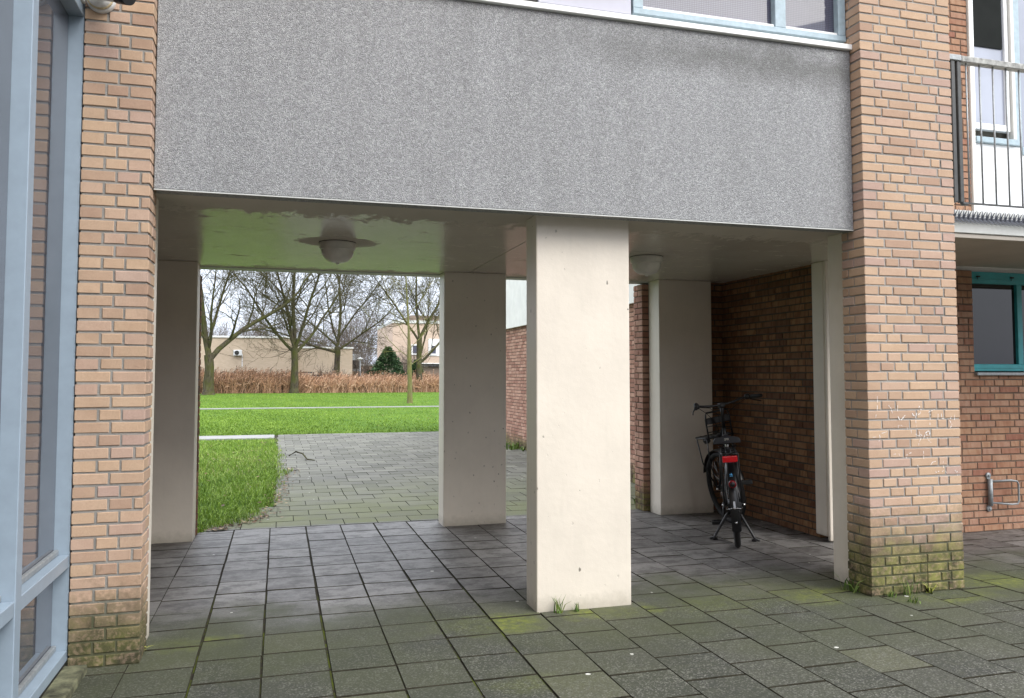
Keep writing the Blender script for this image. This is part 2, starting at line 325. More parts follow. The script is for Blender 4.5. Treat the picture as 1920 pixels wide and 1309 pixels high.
m_twig = bark('twig_bark', (0.04, 0.032, 0.02), (0.10, 0.085, 0.055), (0.085, 0.085, 0.035))
m_young = bark('young_bark', (0.12, 0.10, 0.05), (0.22, 0.20, 0.11), (0.16, 0.165, 0.05))
m_fartw = bark('far_twigs', (0.10, 0.08, 0.07), (0.18, 0.15, 0.13), (0.13, 0.115, 0.09))
m_frame = plain('pale_blue_frame_paint', (0.265, 0.33, 0.395), 0.38, 0, 0.06, 14, 0.25, 500)
m_frame2 = plain('pale_blue_weathered', (0.33, 0.42, 0.47), 0.5, 0, 0.14, 20, 0.3, 400)
m_alu = plain('white_aluminium', (0.83, 0.83, 0.81), 0.4, 0, 0.05, 12)
m_white = plain('white_panel', (0.80, 0.81, 0.82), 0.35, 0, 0.04, 3)
m_lav = plain('lavender_panel', (0.40, 0.40, 0.47), 0.35, 0, 0.08, 2)
m_brown_o = plain('unseen_flats_brick', (0.20, 0.13, 0.09), 0.9, 0, 0.2, 2)
m_dark = plain('dark_gap', (0.03, 0.028, 0.025), 0.8)
m_blind = plain('dark_screen', (0.016, 0.018, 0.017), 0.9, spec=0.1)
m_teal = plain('teal_paint', (0.035, 0.30, 0.33), 0.4, 0, 0.12, 10)
m_zinc = plain('galvanised_steel', (0.30, 0.32, 0.33), 0.5, 0.4, 0.2, 40, 0.2, 200)
m_iron = plain('dark_railing_paint', (0.045, 0.047, 0.046), 0.45, 0, 0.3, 30)
m_rail = plain('weathered_handrail', (0.34, 0.34, 0.32), 0.7, 0, 0.5, 26, 0.4, 200)
m_slab = plain('pale_concrete', (0.56, 0.57, 0.55), 0.7, 0, 0.08, 7, 0.2, 200)
m_spike = plain('spike_plastic', (0.07, 0.075, 0.095), 0.4, 0, 0.2, 60)
m_soff = plain('balcony_underside', (0.40, 0.36, 0.31), 0.6, 0, 0.1, 3)
m_black = plain('black_paint', (0.005, 0.005, 0.006), 0.36, 0, 0.3, 60)
m_rubber = plain('black_rubber', (0.008, 0.008, 0.008), 0.75, 0, 0.3, 90)
m_metal = plain('bright_metal', (0.55, 0.55, 0.55), 0.25, 1.0, 0.2, 50)
m_red = plain('red_reflector', (0.62, 0.005, 0.012), 0.2, 0, 0.1, 100)
m_saddle = plain('saddle_vinyl', (0.022, 0.023, 0.028), 0.38, 0, 0.2, 90, 0.2, 600)
m_opal = plain('opal_plastic', (0.62, 0.60, 0.55), 0.25, 0, 0.12, 9)
m_opal2 = plain('lamp_ring', (0.55, 0.53, 0.48), 0.45, 0, 0.15, 9)
m_kerb = plain('mossy_concrete', (0.13, 0.13, 0.075), 0.9, 0, 0.85, 11, 0.5, 120)
m_path = plain('pale_path_concrete', (0.25, 0.247, 0.24), 0.8, 0, 0.12, 3, 0.3, 100)
m_chalk = plain('chalk', (0.74, 0.70, 0.66), 0.95)
m_camw = plain('camera_housing', (0.62, 0.62, 0.60), 0.35, 0, 0.1, 30)
m_seal = plain('yellowed_sealant', (0.50, 0.40, 0.24), 0.7, 0, 0.3, 40)
m_fasc = plain('white_fascia_board', (0.72, 0.71, 0.67), 0.5, 0, 0.08, 4)
m_hall = None
def glass_m(name, col, ior=1.6, rough=0.02, mesh=0.0):
    m, n, b = mat(name); p = pos(n)
    c = mixc(n, rng(n, noise(n, p, 1.5, 3), 0.35, 0.65), tuple(x * 0.8 for x in col), tuple(x * 1.2 for x in col))
    if mesh:
        s = nd(n, 'SeparateXYZ', {0: p})
        gx = mth(n, 'FRACT', mth(n, 'MULTIPLY', s.outputs['X'], 80.0)); gz = mth(n, 'FRACT', mth(n, 'MULTIPLY', s.outputs['Z'], 80.0))
        g = mth(n, 'MAXIMUM', rng(n, gx, 0.72, 0.76, 0, 1), rng(n, gz, 0.72, 0.76, 0, 1))
        c = mixc(n, mth(n, 'MULTIPLY', g, mesh), c, (0.03, 0.03, 0.04))
    n.links.new(c, b.inputs['Base Color']); setin(b, Roughness=rough); b.inputs['IOR'].default_value = ior
    bump(n, b, noise(n, p, 1.2, 2), 0.05, 0.01)
    return m
m_glassL = glass_m('side_glass', (0.09, 0.097, 0.115), 2.3)
m_glassU = glass_m('upper_glass', (0.085, 0.088, 0.125), 1.42, 0.02, 0.6)
m_glassT = glass_m('dark_glass', (0.012, 0.012, 0.014), 1.5)
m_glassB = glass_m('sky_glass', (0.28, 0.30, 0.36), 1.9)
# ------------------------------------------------------------------ mesh helpers
def link(name, me, mats, parent=None, smooth=False):
    o = bpy.data.objects.new(name, me); C.objects.link(o)
    for m in (mats if isinstance(mats, (list, tuple)) else [mats]): me.materials.append(m)
    if parent: o.parent = parent
    if smooth: me.polygons.foreach_set('use_smooth', [True] * len(me.polygons))
    return o
def tag(o, label=None, cat=None, group=None, kind=None):
    if label: o['label'] = label
    if cat: o['category'] = cat
    if group: o['group'] = group
    if kind: o['kind'] = kind
    return o
def empty(name, loc, label, cat, group=None, rot=None):
    o = bpy.data.objects.new(name, None); C.objects.link(o); o.location = loc; o.empty_display_size = 0.2
    if rot: o.rotation_euler = rot
    return tag(o, label, cat, group)
class MB:
    """collects shapes, then links them as one mesh object; coordinates are local to origin"""
    def __init__(s, org=(0, 0, 0)): s.bm = bmesh.new(); s.o = Vector(org)
    def box(s, x0, x1, y0, y1, z0, z1, bev=0.0, seg=1, mi=0):
        r = bmesh.ops.create_cube(s.bm, size=1.0)
        vs = r['verts']
        for v in vs:
            v.co = Vector(((x0 + x1) / 2 + v.co.x * (x1 - x0), (y0 + y1) / 2 + v.co.y * (y1 - y0), (z0 + z1) / 2 + v.co.z * (z1 - z0))) - s.o
        fs = {f for v in vs for f in v.link_faces}
        for f in fs: f.material_index = mi
        if bev:
            es = list({e for v in vs for e in v.link_edges})
            bmesh.ops.bevel(s.bm, geom=es, offset=bev, segments=seg, affect='EDGES', profile=0.5)
        return s
    def tube(s, pts, r, k=8, mi=0, cap=True, local=False):
        P = [Vector(p) if local else Vector(p) - s.o for p in pts]
        rs = r if isinstance(r, (list, tuple)) else [r] * len(P)
        rings = []; up = None
        for i, p in enumerate(P):
            t = (P[min(i + 1, len(P) - 1)] - P[max(i - 1, 0)])
            if t.length < 1e-9: t = Vector((0, 0, 1))
            t.normalize()
            if up is None: up = t.orthogonal().normalized()
            a = (up - t * up.dot(t))
            if a.length < 1e-6: a = t.orthogonal()
            a.normalize(); up = a; b = t.cross(a)
            rings.append([s.bm.verts.new(p + (a * math.cos(2 * math.pi * j / k) + b * math.sin(2 * math.pi * j / k)) * rs[i]) for j in range(k)])
        for A, B in zip(rings, rings[1:]):
            for j in range(k):
                f = s.bm.faces.new((A[j], A[(j + 1) % k], B[(j + 1) % k], B[j])); f.material_index = mi; f.smooth = True
        if cap:
            for A, fl in ((rings[0], True), (rings[-1], False)):
                f = s.bm.faces.new(A[::-1] if fl else A); f.material_index = mi
        return s
    def lathe(s, c, prof, axis='Z', k=32, mi=0, smooth=True):
        c = Vector(c) - s.o; rings = []
        for r, h in prof:
            ring = []
            for j in range(k):
                t = 2 * math.pi * j / k; a, b = r * math.cos(t), r * math.sin(t)
                q = {'Z': (a, b, h), 'Y': (a, h, b), 'X': (h, a, b)}[axis]
                ring.append(s.bm.verts.new(c + Vector(q)))
            rings.append(ring)
        for A, B in zip(rings, rings[1:]):
            for j in range(k):
                f = s.bm.faces.new((A[j], A[(j + 1) % k], B[(j + 1) % k], B[j])); f.smooth = smooth; f.material_index = mi
        return s
    def torus(s, c, Rm, rm, axis='Y', k=48, kk=10, a0=0, a1=360, mi=0):
        n = max(3, int(k * abs(a1 - a0) / 360)); full = abs(a1 - a0) >= 360
        pts = []
        for i in range(n + (0 if full else 1)):
            t = R(a0 + (a1 - a0) * i / n); pts.append(t)
        c = Vector(c) - s.o; rings = []
        for t in pts:
            ring = []
            for j in range(kk):
                u = 2 * math.pi * j / kk; rr = Rm + rm * math.cos(u); h = rm * math.sin(u)
                q = Vector((rr * math.cos(t), h, rr * math.sin(t))) if axis == 'Y' else Vector((rr * math.cos(t), rr * math.sin(t), h))
                ring.append(s.bm.verts.new(c + q))
            rings.append(ring)
        prs = list(zip(rings, rings[1:] + ([rings[0]] if full else [])))
        if not full: prs = list(zip(rings, rings[1:]))
        for A, B in prs:
            for j in range(kk):
                f = s.bm.faces.new((A[j], A[(j + 1) % kk], B[(j + 1) % kk], B[j])); f.smooth = True; f.material_index = mi
        return s
    def poly(s, pts, mi=0):
        f = s.bm.faces.new([s.bm.verts.new(Vector(p) - s.o) for p in pts]); f.material_index = mi; return s
    def prism(s, prof, y0, y1, plane='XZ', mi=0):
        """closed outline in a plane, thickened"""
        A = []; B = []
        for a, b in prof:
            if plane == 'XZ': A.append(s.bm.verts.new(Vector((a, y0, b)) - s.o)); B.append(s.bm.verts.new(Vector((a, y1, b)) - s.o))
            else: A.append(s.bm.verts.new(Vector((a, b, y0)) - s.o)); B.append(s.bm.verts.new(Vector((a, b, y1)) - s.o))
        k = len(A)
        for j in range(k): s.bm.faces.new((A[j], A[(j + 1) % k], B[(j + 1) % k], B[j])).material_index = mi
        s.bm.faces.new(A[::-1]); s.bm.faces.new(B)
        return s
    def build(s, name, mats, parent=None):
        bmesh.ops.recalc_face_normals(s.bm, faces=s.bm.faces[:])
        me = bpy.data.meshes.new(name); s.bm.to_mesh(me); s.bm.free()
        o = link(name, me, mats, parent)
        if not parent: o.location = s.o
        return o
def np_mesh(name, V, F, tint, mats, parent=None):
    V = np.asarray(V, np.float32); F = np.asarray(F, np.int32); k = F.shape[1]
    me = bpy.data.meshes.new(name)
    me.vertices.add(len(V)); me.vertices.foreach_set('co', V.ravel())
    me.loops.add(F.size); me.loops.foreach_set('vertex_index', F.ravel())
    me.polygons.add(len(F)); me.polygons.foreach_set('loop_start', np.arange(0, F.size, k, dtype=np.int32))
    me.update(calc_edges=True)
    me.polygons.foreach_set('use_smooth', [False] * len(F))
    if tint is not None:
        at = me.color_attributes.new('tint', 'FLOAT_COLOR', 'POINT')
        at.data.foreach_set('color', np.asarray(tint, np.float32).ravel())
    return link(name, me, mats, parent)
# bricks ---------------------------------------------------------------------
class Bricks:
    def __init__(s, seed, ch=0.003): s.V = []; s.F = []; s.T = []; s.M = []; s.r = random.Random(seed); s.ch = ch
    def brick(s, x0, x1, y0, y1, z0, z1, face):
        """face: 'x-','x+','y-','y+' = the weathered outer side, chamfered"""
        r = s.r; j = 0.0022
        t = (r.random(), r.random(), r.random(), 1.0)
        push = r.uniform(-0.0015, 0.0018)
        z0 += r.uniform(-.001, .001); z1 += r.uniform(-.001, .001)
        if face[0] == 'y': u0, u1, d0, d1 = x0, x1, y0, y1
        else: u0, u1, d0, d1 = y0, y1, x0, x1
        out, inn = (d0, d1) if face[1] == '-' else (d1, d0)
        sg = -1 if face[1] == '-' else 1
        out += sg * push; c = s.ch
        rings = [(inn, 0), (out - sg * c, 0), (out, c)]
        base = len(s.V)
        for dd, ins in rings:
            for (uu, zz) in ((u0 + ins, z0 + ins), (u1 - ins, z0 + ins), (u1 - ins, z1 - ins), (u0 + ins, z1 - ins)):
                uj, zj = (uu + r.uniform(-j, j) * .5, zz + r.uniform(-j, j) * .5)
                s.V.append((uj, dd, zj) if face[0] == 'y' else (dd, uj, zj)); s.T.append(t)
        flip = (face in ('y+', 'x-'))
        for k in (0, 1):
            for q in range(4):
                a, b2 = base + k * 4 + q, base + k * 4 + (q + 1) % 4
                f = (a, b2, b2 + 4, a + 4); s.F.append(f if not flip else f[::-1]); s.M.append(0)
        f = (base + 8, base + 9, base + 10, base + 11); s.F.append(f if not flip else f[::-1]); s.M.append(0)
    def lens(s, L, first=None):
        r = s.r; out = []; x = 0.0; J = 0.0115
        n = first if first else r.choice((0.21, 0.21, 0.10, 0.155, 0.21))
        while True:
            if L - x <= n + 0.05:
                rem = L - x
                if rem > 0.245: out.append((x, x + rem * 0.52 - J / 2)); out.append((x + rem * 0.52 + J / 2, L))
                else: out.append((x, L))
                return out
            out.append((x, x + n)); x += n + J
            n = 0.21 if r.random() < 0.72 else 0.10
    def row(s, a0, a1, fixed, thick, z, face, first=None, hh=0.0505):
        for u0, u1 in s.lens(a1 - a0, first):
            p, q = a0 + u0, a0 + u1
            if face == 'y-': s.brick(p, q, fixed, fixed + thick, z, z + hh, face)
            elif face == 'y+': s.brick(p, q, fixed - thick, fixed, z, z + hh, face)
            elif face == 'x-': s.brick(fixed, fixed + thick, p, q, z, z + hh, face)
            else: s.brick(fixed - thick, fixed, p, q, z, z + hh, face)
    def core(s, x0, x1, y0, y1, z0, z1):
        b = len(s.V)
        for z in (z0, z1):
            for x, y in ((x0, y0), (x1, y0), (x1, y1), (x0, y1)): s.V.append((x, y, z)); s.T.append((0, 0, 0, 1))
        for f in ((3, 2, 1, 0), (4, 5, 6, 7), (0, 1, 5, 4), (1, 2, 6, 5), (2, 3, 7, 6), (3, 0, 4, 7)): s.F.append(tuple(b + q for q in f)); s.M.append(1)
    def build(s, name, m, mo, parent=None):
        o = np_mesh(name, s.V, s.F, s.T, [m, mo], parent)
        o.data.polygons.foreach_set('material_index', s.M); return o
CO = 0.0625
def pier(name, x0, x1, y0, y1, z0, z1, m, mo, seed, back=False):
    B = Bricks(seed); n = int((z1 - z0) / CO)
    for i in range(n):
        z = z0 + i * CO + 0.006
        first = (0.10 if (i // 2) % 2 else 0.21) if i % 2 else 0.155
        if i % 2 == 0:
            B.row(x0, x1, y0, 0.1, z, 'y-', first)
            if back: B.row(x0, x1, y1, 0.1, z, 'y+', first)
            a, b = y0 + 0.1115, y1 - (0.1115 if back else 0)
        else:
            B.row(x0 + 0.1115, x1 - 0.1115, y0, 0.1, z, 'y-', first)
            if back: B.row(x0 + 0.1115, x1 - 0.1115, y1, 0.1, z, 'y+', first)
            a, b = y0, y1
        B.row(a, b, x0, 0.1, z, 'x-', 0.155); B.row(a, b, x1, 0.1, z, 'x+', 0.155)
    e_ = 0.0055
    B.core(x0 + e_, x1 - e_, y0 + e_, y1 - e_, z0, z0 + n * CO)
    return B.build(name, m, mo)
def wall(name, face, a0, a1, fixed, z0, z1, m, mo, seed, parent=None, back=0.1, holes=()):
    B = Bricks(seed, 0.003); n = int(round((z1 - z0) / CO))
    for i in range(n):
        z = z0 + i * CO + 0.006
        segs = [(a0, a1)]
        for h0, h1, hz0, hz1 in holes:
            if z + 0.03 > hz0 and z + 0.03 < hz1:
                new = []
                for s0, s1 in segs:
                    if h0 > s0 and h1 < s1: new += [(s0, h0), (h1, s1)]
                    elif h0 <= s0 < h1: new.append((h1, s1))
                    elif h0 < s1 <= h1: new.append((s0, h0))
                    else: new.append((s0, s1))
                segs = new
        for s0, s1 in segs:
            if s1 - s0 > 0.03: B.row(s0, s1, fixed, 0.09, z, face, (0.21, 0.10, 0.155)[i % 3] if i % 2 else 0.155)
    e_ = 0.0055
    sg = 1 if face[1] == '-' else -1
    lo, hi = sorted((fixed + sg * e_, fixed + sg * back))
    def core(p0, p1, q0, q1):
        if face[0] == 'y': B.core(p0, p1, lo, hi, q0, q1)
        else: B.core(lo, hi, p0, p1, q0, q1)
    if not holes: core(a0 + .001, a1 - .001, z0, z0 + n * CO)
    else:
        h0, h1, hz0, hz1 = holes[0]
        core(a0 + .001, h0, z0, z0 + n * CO)
        if h1 < a1: core(h1, a1 - .001, z0, z0 + n * CO)
        if hz0 > z0: core(h0 + .0002, min(h1, a1) - .0002, z0 + .0003, hz0)
        if hz1 < z0 + n * CO - 0.05: core(h0 + .0002, min(h1, a1) - .0002, hz1, z0 + n * CO - .0003)
    return B.build(name, m, mo, parent)
rnd = random.Random(7); nr = np.random.default_rng(11)
# ------------------------------------------------------------------ the setting: ground, paving, lawn, paths
def sheet(name, pts, z, m, kind='structure'):
    b = MB(); b.poly([(x, y, z) for x, y in pts]); o = b.build(name, m)
    return tag(o, kind=kind)
sheet('ground', [(-900, -600), (900, -600), (900, 1500), (-900, 1500)], -0.060, m_ground)
sheet('joint_bed', [(-3.2, -2.5), (11, -2.5), (11, 8.0), (5.2, 8.0), (5.2, 20.2), (-0.45, 20.2), (-0.45, 8.2), (-3.2, 8.2)], -0.0075, m_joint)
sheet('lawn', [(-60, 7.9), (-0.62, 7.9), (-0.30, 8.4), (0.0, 9.3), (0.0, 10.6), (0.14, 12.4), (0.08, 15.0), (-0.10, 18.5), (-0.10, 20.0), (4.0, 20.28), (60, 21.6), (60, 72), (-60, 72)], -0.004, m_lawn)
sheet('pavement', [(-40, -40), (60, -40), (60, -2.5), (-40, -2.5)], -0.012, m_pave)
V = []; F = []; T = []
MI = []
def tile(x0, x1, y0, y1, g=0.0035, dip=0.0016):
    dip = 0.0008; gy = g + 0.0014; g = g - 0.0013; MI.extend([1] * 8 + [0])
    if x1 - x0 < 0.05 or y1 - y0 < 0.05: return
    ang = rnd.gauss(0, 0.0035); cx, cy = (x0 + x1) / 2, (y0 + y1) / 2
    t = (min(1, rnd.random() ** 0.9), rnd.random(), rnd.random(), 1)
    dz = [rnd.gauss(0, dip) for _ in range(4)]; base = rnd.gauss(0, dip * 0.8); b = len(V)
    for ins, z in ((0, -0.04), (0, -0.004), (0.0028, 0.0)):
        for i, (x, y) in enumerate(((x0 + g + ins, y0 + gy + ins), (x1 - g - ins, y0 + gy + ins), (x1 - g - ins, y1 - gy - ins), (x0 + g + ins, y1 - gy - ins))):
            dx, dy = x - cx, y - cy
            V.append((cx + dx * math.cos(ang) - dy * math.sin(ang), cy + dx * math.sin(ang) + dy * math.cos(ang), z + base + dz[i])); T.append(t)
    for k in (0, 1):
        for q in range(4):
            a, c = b + k * 4 + q, b + k * 4 + (q + 1) % 4; F.append((a, c, c + 4, a + 4))
    F.append((b + 8, b + 9, b + 10, b + 11))
P_ = 0.3145
cols = list(range(-8, 33))
for k in cols:                                   # front field: strips run into the passage
    x0 = -0.69 + k * P_; x1 = x0 + P_
    if x0 > 11 or x1 < -3.2: continue
    stack = (k < 7)
    off = rnd.gauss(0.0, 0.02) if stack else (P_ / 2 if k % 2 else 0) + rnd.gauss(0, 0.015)
    xs0, xs1 = x0 + rnd.gauss(0, .002), x1 + rnd.gauss(0, .002)
    ylim = 7.86 + (0.0)
    y = -2.6 + off
    if stack: y = 6.846 - 31 * 0.317 + off
    while y < ylim:
        y1 = y + 0.317
        if ylim - y1 < 0.09: y1 = ylim
        tile(xs0, xs1, y, min(y1, ylim), g=0.006 if stack and rnd.random() < 0.2 else 0.0035)
        y = y1
j = 0; y = 7.866
while y < 20.05:                                 # back yard: rows run across
    off = (P_ / 2 if j % 2 else 0) + rnd.gauss(0, 0.012)
    x = -0.02 + off - P_ * (2 if y < 8.3 else (1 if y < 8.9 else 0))
    if y > 9 and off > 0.1: tile(-0.02 + rnd.uniform(-.03, .02), x, y, y + P_)
    while x < 5.2:
        if rnd.random() > 0.06: tile(x, x + P_, y, y + P_, 0.0022, 0.0014)
        else: tile(x, x + P_ / 2, y, y + P_, 0.003); tile(x + P_ / 2, x + P_, y, y + P_, 0.003)
        x += P_
    y += P_; j += 1
pv = tag(np_mesh('paving', V, F, T, [m_pave, m_edge]), kind='structure'); pv.data.polygons.foreach_set('material_index', MI)
b = MB(); b.box(-12, -0.09, 18.8, 19.75, -0.03, 0.03, 0.01); tag(b.build('concrete_path', m_path), kind='structure')
b = MB(); b.box(-60, 60, 35.8, 36.15, -0.03, 0.035, 0.01); o = b.build('footpath', m_path); o.rotation_euler = (0, 0, R(0.6)); tag(o, kind='structure')
# grass blades
def blades(name, pts, h0, h1, w0, lean, m, kind='stuff', tl=(0, 1), parent=None, zb=-0.004):
    n = len(pts); P = np.array(pts); a = nr.uniform(0, 2 * np.pi, n); h = nr.uniform(h0, h1, n)
    wd = np.stack([np.cos(a), np.sin(a), np.zeros(n)], 1) * (w0 * nr.uniform(.6, 1.2, n))[:, None]
    b_ = nr.uniform(0, 2 * np.pi, n); L = nr.uniform(0.1, 1, n) * lean * h
    base = np.c_[P, np.full(n, zb)]
    mid = base + np.c_[np.cos(b_) * L * .35, np.sin(b_) * L * .35, h * .6]
    top = base + np.c_[np.cos(b_) * L, np.sin(b_) * L, h * np.sqrt(np.clip(1 - (L / h) ** 2 * .3, .2, 1))]
    Vv = np.stack([base - wd, base + wd, mid + wd * .75, mid - wd * .75, top], 1).reshape(-1, 3)
    i = np.arange(n)[:, None] * 5
    Ff = np.concatenate([i + np.array([0, 1, 2]), i + np.array([0, 2, 3]), i + np.array([3, 2, 4])])
    t = nr.uniform(tl[0], tl[1], n)
    if kind == 'stuff': t = np.clip(t ** 1.1 * 0.85 + 0.10 + 0.10 * np.sin(P[:, 0] * 3.1 + np.sin(P[:, 1] * .9) * 2) * np.sin(P[:, 1] * 1.7 + P[:, 0]) + 0.07 * np.sin(P[:, 0] * 1.1 + P[:, 1] * .6), 0, 1)
    tt = np.repeat(np.stack([t, nr.uniform(0, 1, n), nr.uniform(0, 1, n), np.ones(n)], 1), 5, 0)
    o = np_mesh(name, Vv, Ff, tt, m, parent)
    return o
def edge_x(y):
    return float(np.interp(y, [7.8, 8.0, 8.35, 9.3, 10.6, 11.6, 12.5, 13.0, 15.2, 17, 19.6], [-0.66, -0.5, -0.24, -0.05, -0.02, 0.06, 0.19, 0.02, 0.05, -0.05, -0.09]))
pts = []
while len(pts) < 42000:
    y = 7.8 + (rnd.random() ** 1.5) * 10.85; x = rnd.uniform(-2.6, 0.3)
    ex = edge_x(y) + 0.07 * math.sin(y * 9.3) * math.sin(y * 4.1) + rnd.gauss(0, 0.025)
    if x < ex: pts.append((x, y))
g1 = blades('grass', pts, 0.025, 0.075, 0.0036, 1.3, m_grassn)
tag(g1, kind='stuff', label='bright green grass growing beside the paved yard', cat='grass')
pts = []
while len(pts) < 70000:
    y = 19.9 + (rnd.random() ** 1.7) * 46; x = rnd.uniform(-4, 1) + (y - 20) * rnd.uniform(-0.12, 0.26) if rnd.random() < .5 else rnd.uniform(-4.5 - (y - 20) * .08, 4.6 + (y - 20) * 0.24)
    if 35.2 < y < 36.9 or y < 20.05 + (x + 0.1) * 0.07: continue
    pts.append((x, y))
g2 = blades('lawn_grass', pts, 0.02, 0.055, 0.011, 1.2, m_grass, tl=(0.3, 0.8))
tag(g2, kind='stuff', label='mown green lawn stretching to the reeds', cat='lawn')
# dead leaves along the grass edge
Vv = []; Ff = []; Tt = []
for i in range(620):
    y = 7.85 + rnd.random() ** 2 * 5; x = edge_x(y) + rnd.gauss(0.05, 0.07)
    if i > 300: y = rnd.uniform(8, 18.5); x = edge_x(y) - rnd.random() * 1.7
    if i > 380: y = rnd.uniform(21, 62); x = rnd.uniform(-4, 3 + y * 0.15)
    s_ = rnd.uniform(0.012, 0.035) * (1 if i < 301 else 1.1 if i < 381 else 1.7); a = rnd.uniform(0, 6.3); t = rnd.random()
    b0 = len(Vv)
    for q, (u, v_) in enumerate(((-1, 0), (0, -.45), (1, 0), (0, .45))):
        Vv.append((x + s_ * (u * math.cos(a) - v_ * math.sin(a)), y + s_ * (u * math.sin(a) + v_ * math.cos(a)), 0.006 + rnd.uniform(0, 0.014) + (0.05 if i > 300 else 0))); Tt.append((t, 0, 0, 1))
    Ff.append((b0, b0 + 1, b0 + 2, b0 + 3))
tag(np_mesh('leaf_litter', Vv, Ff, Tt, m_leaf), 'brown dead leaves scattered along the edge of the lawn', 'leaves', kind='stuff')
# ------------------------------------------------------------------ the building
ZS = 2.398
def bx(name, x0, x1, y0, y1, z0, z1, m, bev=0.0, parent=None, label=None, cat=None, group=None, seg=1):
    b = MB(((x0 + x1) / 2, (y0 + y1) / 2, z0)) if not parent else MB(tuple(parent.location))
    b.box(x0, x1, y0, y1, z0, z1, bev, seg); o = b.build(name, m, parent)
    return tag(o, label, cat, group)
GP = 'cream pillars carrying the passage'
bx('concrete_pillar', 1.493, 2.107, 4.644, 4.853, -0.03, ZS, m_cream, 0.007, None, 'bright cream pillar standing alone in the middle of the front opening', 'pillar', GP, 2)
bx('concrete_pillar', -1.27, -0.663, 4.61, 4.845, -0.03, ZS, m_cream2, 0.006, None, 'cream pillar behind the left orange brick pier, only a thin strip showing', 'pillar', GP, 2)
bx('concrete_pillar', 3.722, 4.33, 4.60, 4.835, -0.03, ZS, m_cream2, 0.006, None, 'cream pillar tucked behind the right orange brick pier', 'pillar', GP, 2)
bx('concrete_pillar', 1.494, 2.106, 7.506, 7.746, -0.03, ZS, m_cream, 0.007, None, 'shaded cream pillar at the rear between the lawn view and the bright middle pillar', 'pillar', GP, 2)
bx('concrete_pillar', -1.30, -0.691, 7.417, 7.66, -0.03, ZS, m_cream2, 0.007, None, 'shaded rear cream pillar at the left edge of the lawn view', 'pillar', GP, 2)
bx('concrete_pillar', 3.731, 4.334, 7.50, 7.743, -0.03, ZS, m_cream2, 0.007, None, 'shaded rear cream pillar beside the parked bicycle', 'pillar', GP, 2)
tag(pier('brick_pier', 3.652, 4.387, 4.375, 4.598, 0.0, 5.3, m_pier, mo_pier, 3), 'orange brick pier with mossy foot and chalk scribbles right of the passage', 'brick pier')
tag(pier('brick_pier', -0.958, -0.641, 4.375, 4.605, 0.0, 5.3, m_pierL, mo_pierL, 5), 'orange brick pier left of the passage beside the blue window frames', 'brick pier')
tag(pier('brick_pier', 3.66, 4.36, 7.748, 7.96, 0.0, 2.3875, m_farw, mo_far, 9), 'brown brick pier backing the rear pillar next to the bicycle', 'brick pier')
tag(pier('brick_pier', -1.42, -0.684, 7.665, 7.78, 0.0, 2.37, m_bikew, mo_dark, 12), 'dark brick edge behind the rear left cream pillar', 'brick pier')
# grey pebbledash panel
b = MB((1.5, 4.47, 2.372)); b.box(-0.638, 3.649, 4.47, 4.598, 2.378, 3.585, 0.004)
pn = b.build('facade_panel', m_panel); tag(pn, 'wide grey pebbledash panel spanning above the passage opening', 'facade panel')
bx('drip_edge', -0.636, 3.647, 4.465, 4.477, 2.3705, 2.3765, m_slab, 0, pn)
bx('window_trim', -0.636, 3.649, 4.443, 4.60, 3.587, 3.622, m_alu, 0.003, pn)
# ceiling in two slabs with an open joint
ce = empty('passage_ceiling', (1.5, 6.1, ZS), 'glossy cream ceiling of the passage with dull worn patches', 'ceiling')
bx('ceiling_slab', -1.44, 1.728, 4.602, 7.72, ZS, 2.58, m_ceil, 0.002, ce)
bx('ceiling_slab', 1.734, 4.60, 4.602, 7.72, ZS, 2.58, m_ceil, 0.002, ce)
bx('rear_fascia_beam', -1.44, 5.4, 7.723, 7.90, 2.390, 3.6, m_slab, 0.003, None, 'concrete edge beam over the rear opening of the passage', 'beam')
# walls that close the passage
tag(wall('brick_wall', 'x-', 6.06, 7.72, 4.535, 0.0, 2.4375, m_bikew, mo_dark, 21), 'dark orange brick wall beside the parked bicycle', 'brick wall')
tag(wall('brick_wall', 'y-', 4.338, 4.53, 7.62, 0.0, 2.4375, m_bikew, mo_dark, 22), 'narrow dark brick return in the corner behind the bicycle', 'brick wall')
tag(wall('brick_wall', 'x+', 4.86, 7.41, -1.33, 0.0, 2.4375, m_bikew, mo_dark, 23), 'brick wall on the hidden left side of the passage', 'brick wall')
po = empty('corner_post', (4.53, 5.95, 0.0), 'narrow cream post at the end of the dark brick wall behind the right pillar', 'post')
bx('post_board', 4.487, 4.533, 5.895, 6.055, 0.045, ZS, m_cream2, 0.008, po)
bx('post_face', 4.487, 4.66, 5.862, 5.893, 0.012, ZS, m_cream2, 0.006, po)
# wall of the flat on the right, seen past the pier
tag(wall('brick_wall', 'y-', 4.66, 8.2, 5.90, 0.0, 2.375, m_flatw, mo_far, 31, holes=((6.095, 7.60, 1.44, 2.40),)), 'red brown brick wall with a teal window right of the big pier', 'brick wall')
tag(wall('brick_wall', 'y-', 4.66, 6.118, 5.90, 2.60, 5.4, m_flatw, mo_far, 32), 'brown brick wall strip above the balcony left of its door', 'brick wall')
tw = empty('window', (6.85, 5.94, 1.45), 'teal framed ground floor window with dark glass under the balcony', 'window')
b = MB((6.85, 5.94, 1.45)); 
b.box(6.097, 7.60, 5.925, 5.985, 2.262, 2.372, 0.004); b.box(6.097, 7.60, 5.925, 5.985, 1.452, 1.517, 0.004)
b.box(6.097, 6.112, 5.925, 5.985, 1.5175, 2.2615, 0.002); b.box(6.640, 6.70, 5.925, 5.985, 1.5175, 2.2615, 0.003); b.box(7.545, 7.60, 5.925, 5.985, 1.5175, 2.2615, 0.003)
b.box(6.099, 7.598, 5.918, 5.9245, 1.478, 1.486); b.box(6.099, 7.598, 5.918, 5.9245, 2.30, 2.306)
b.build('frame', m_teal, tw)
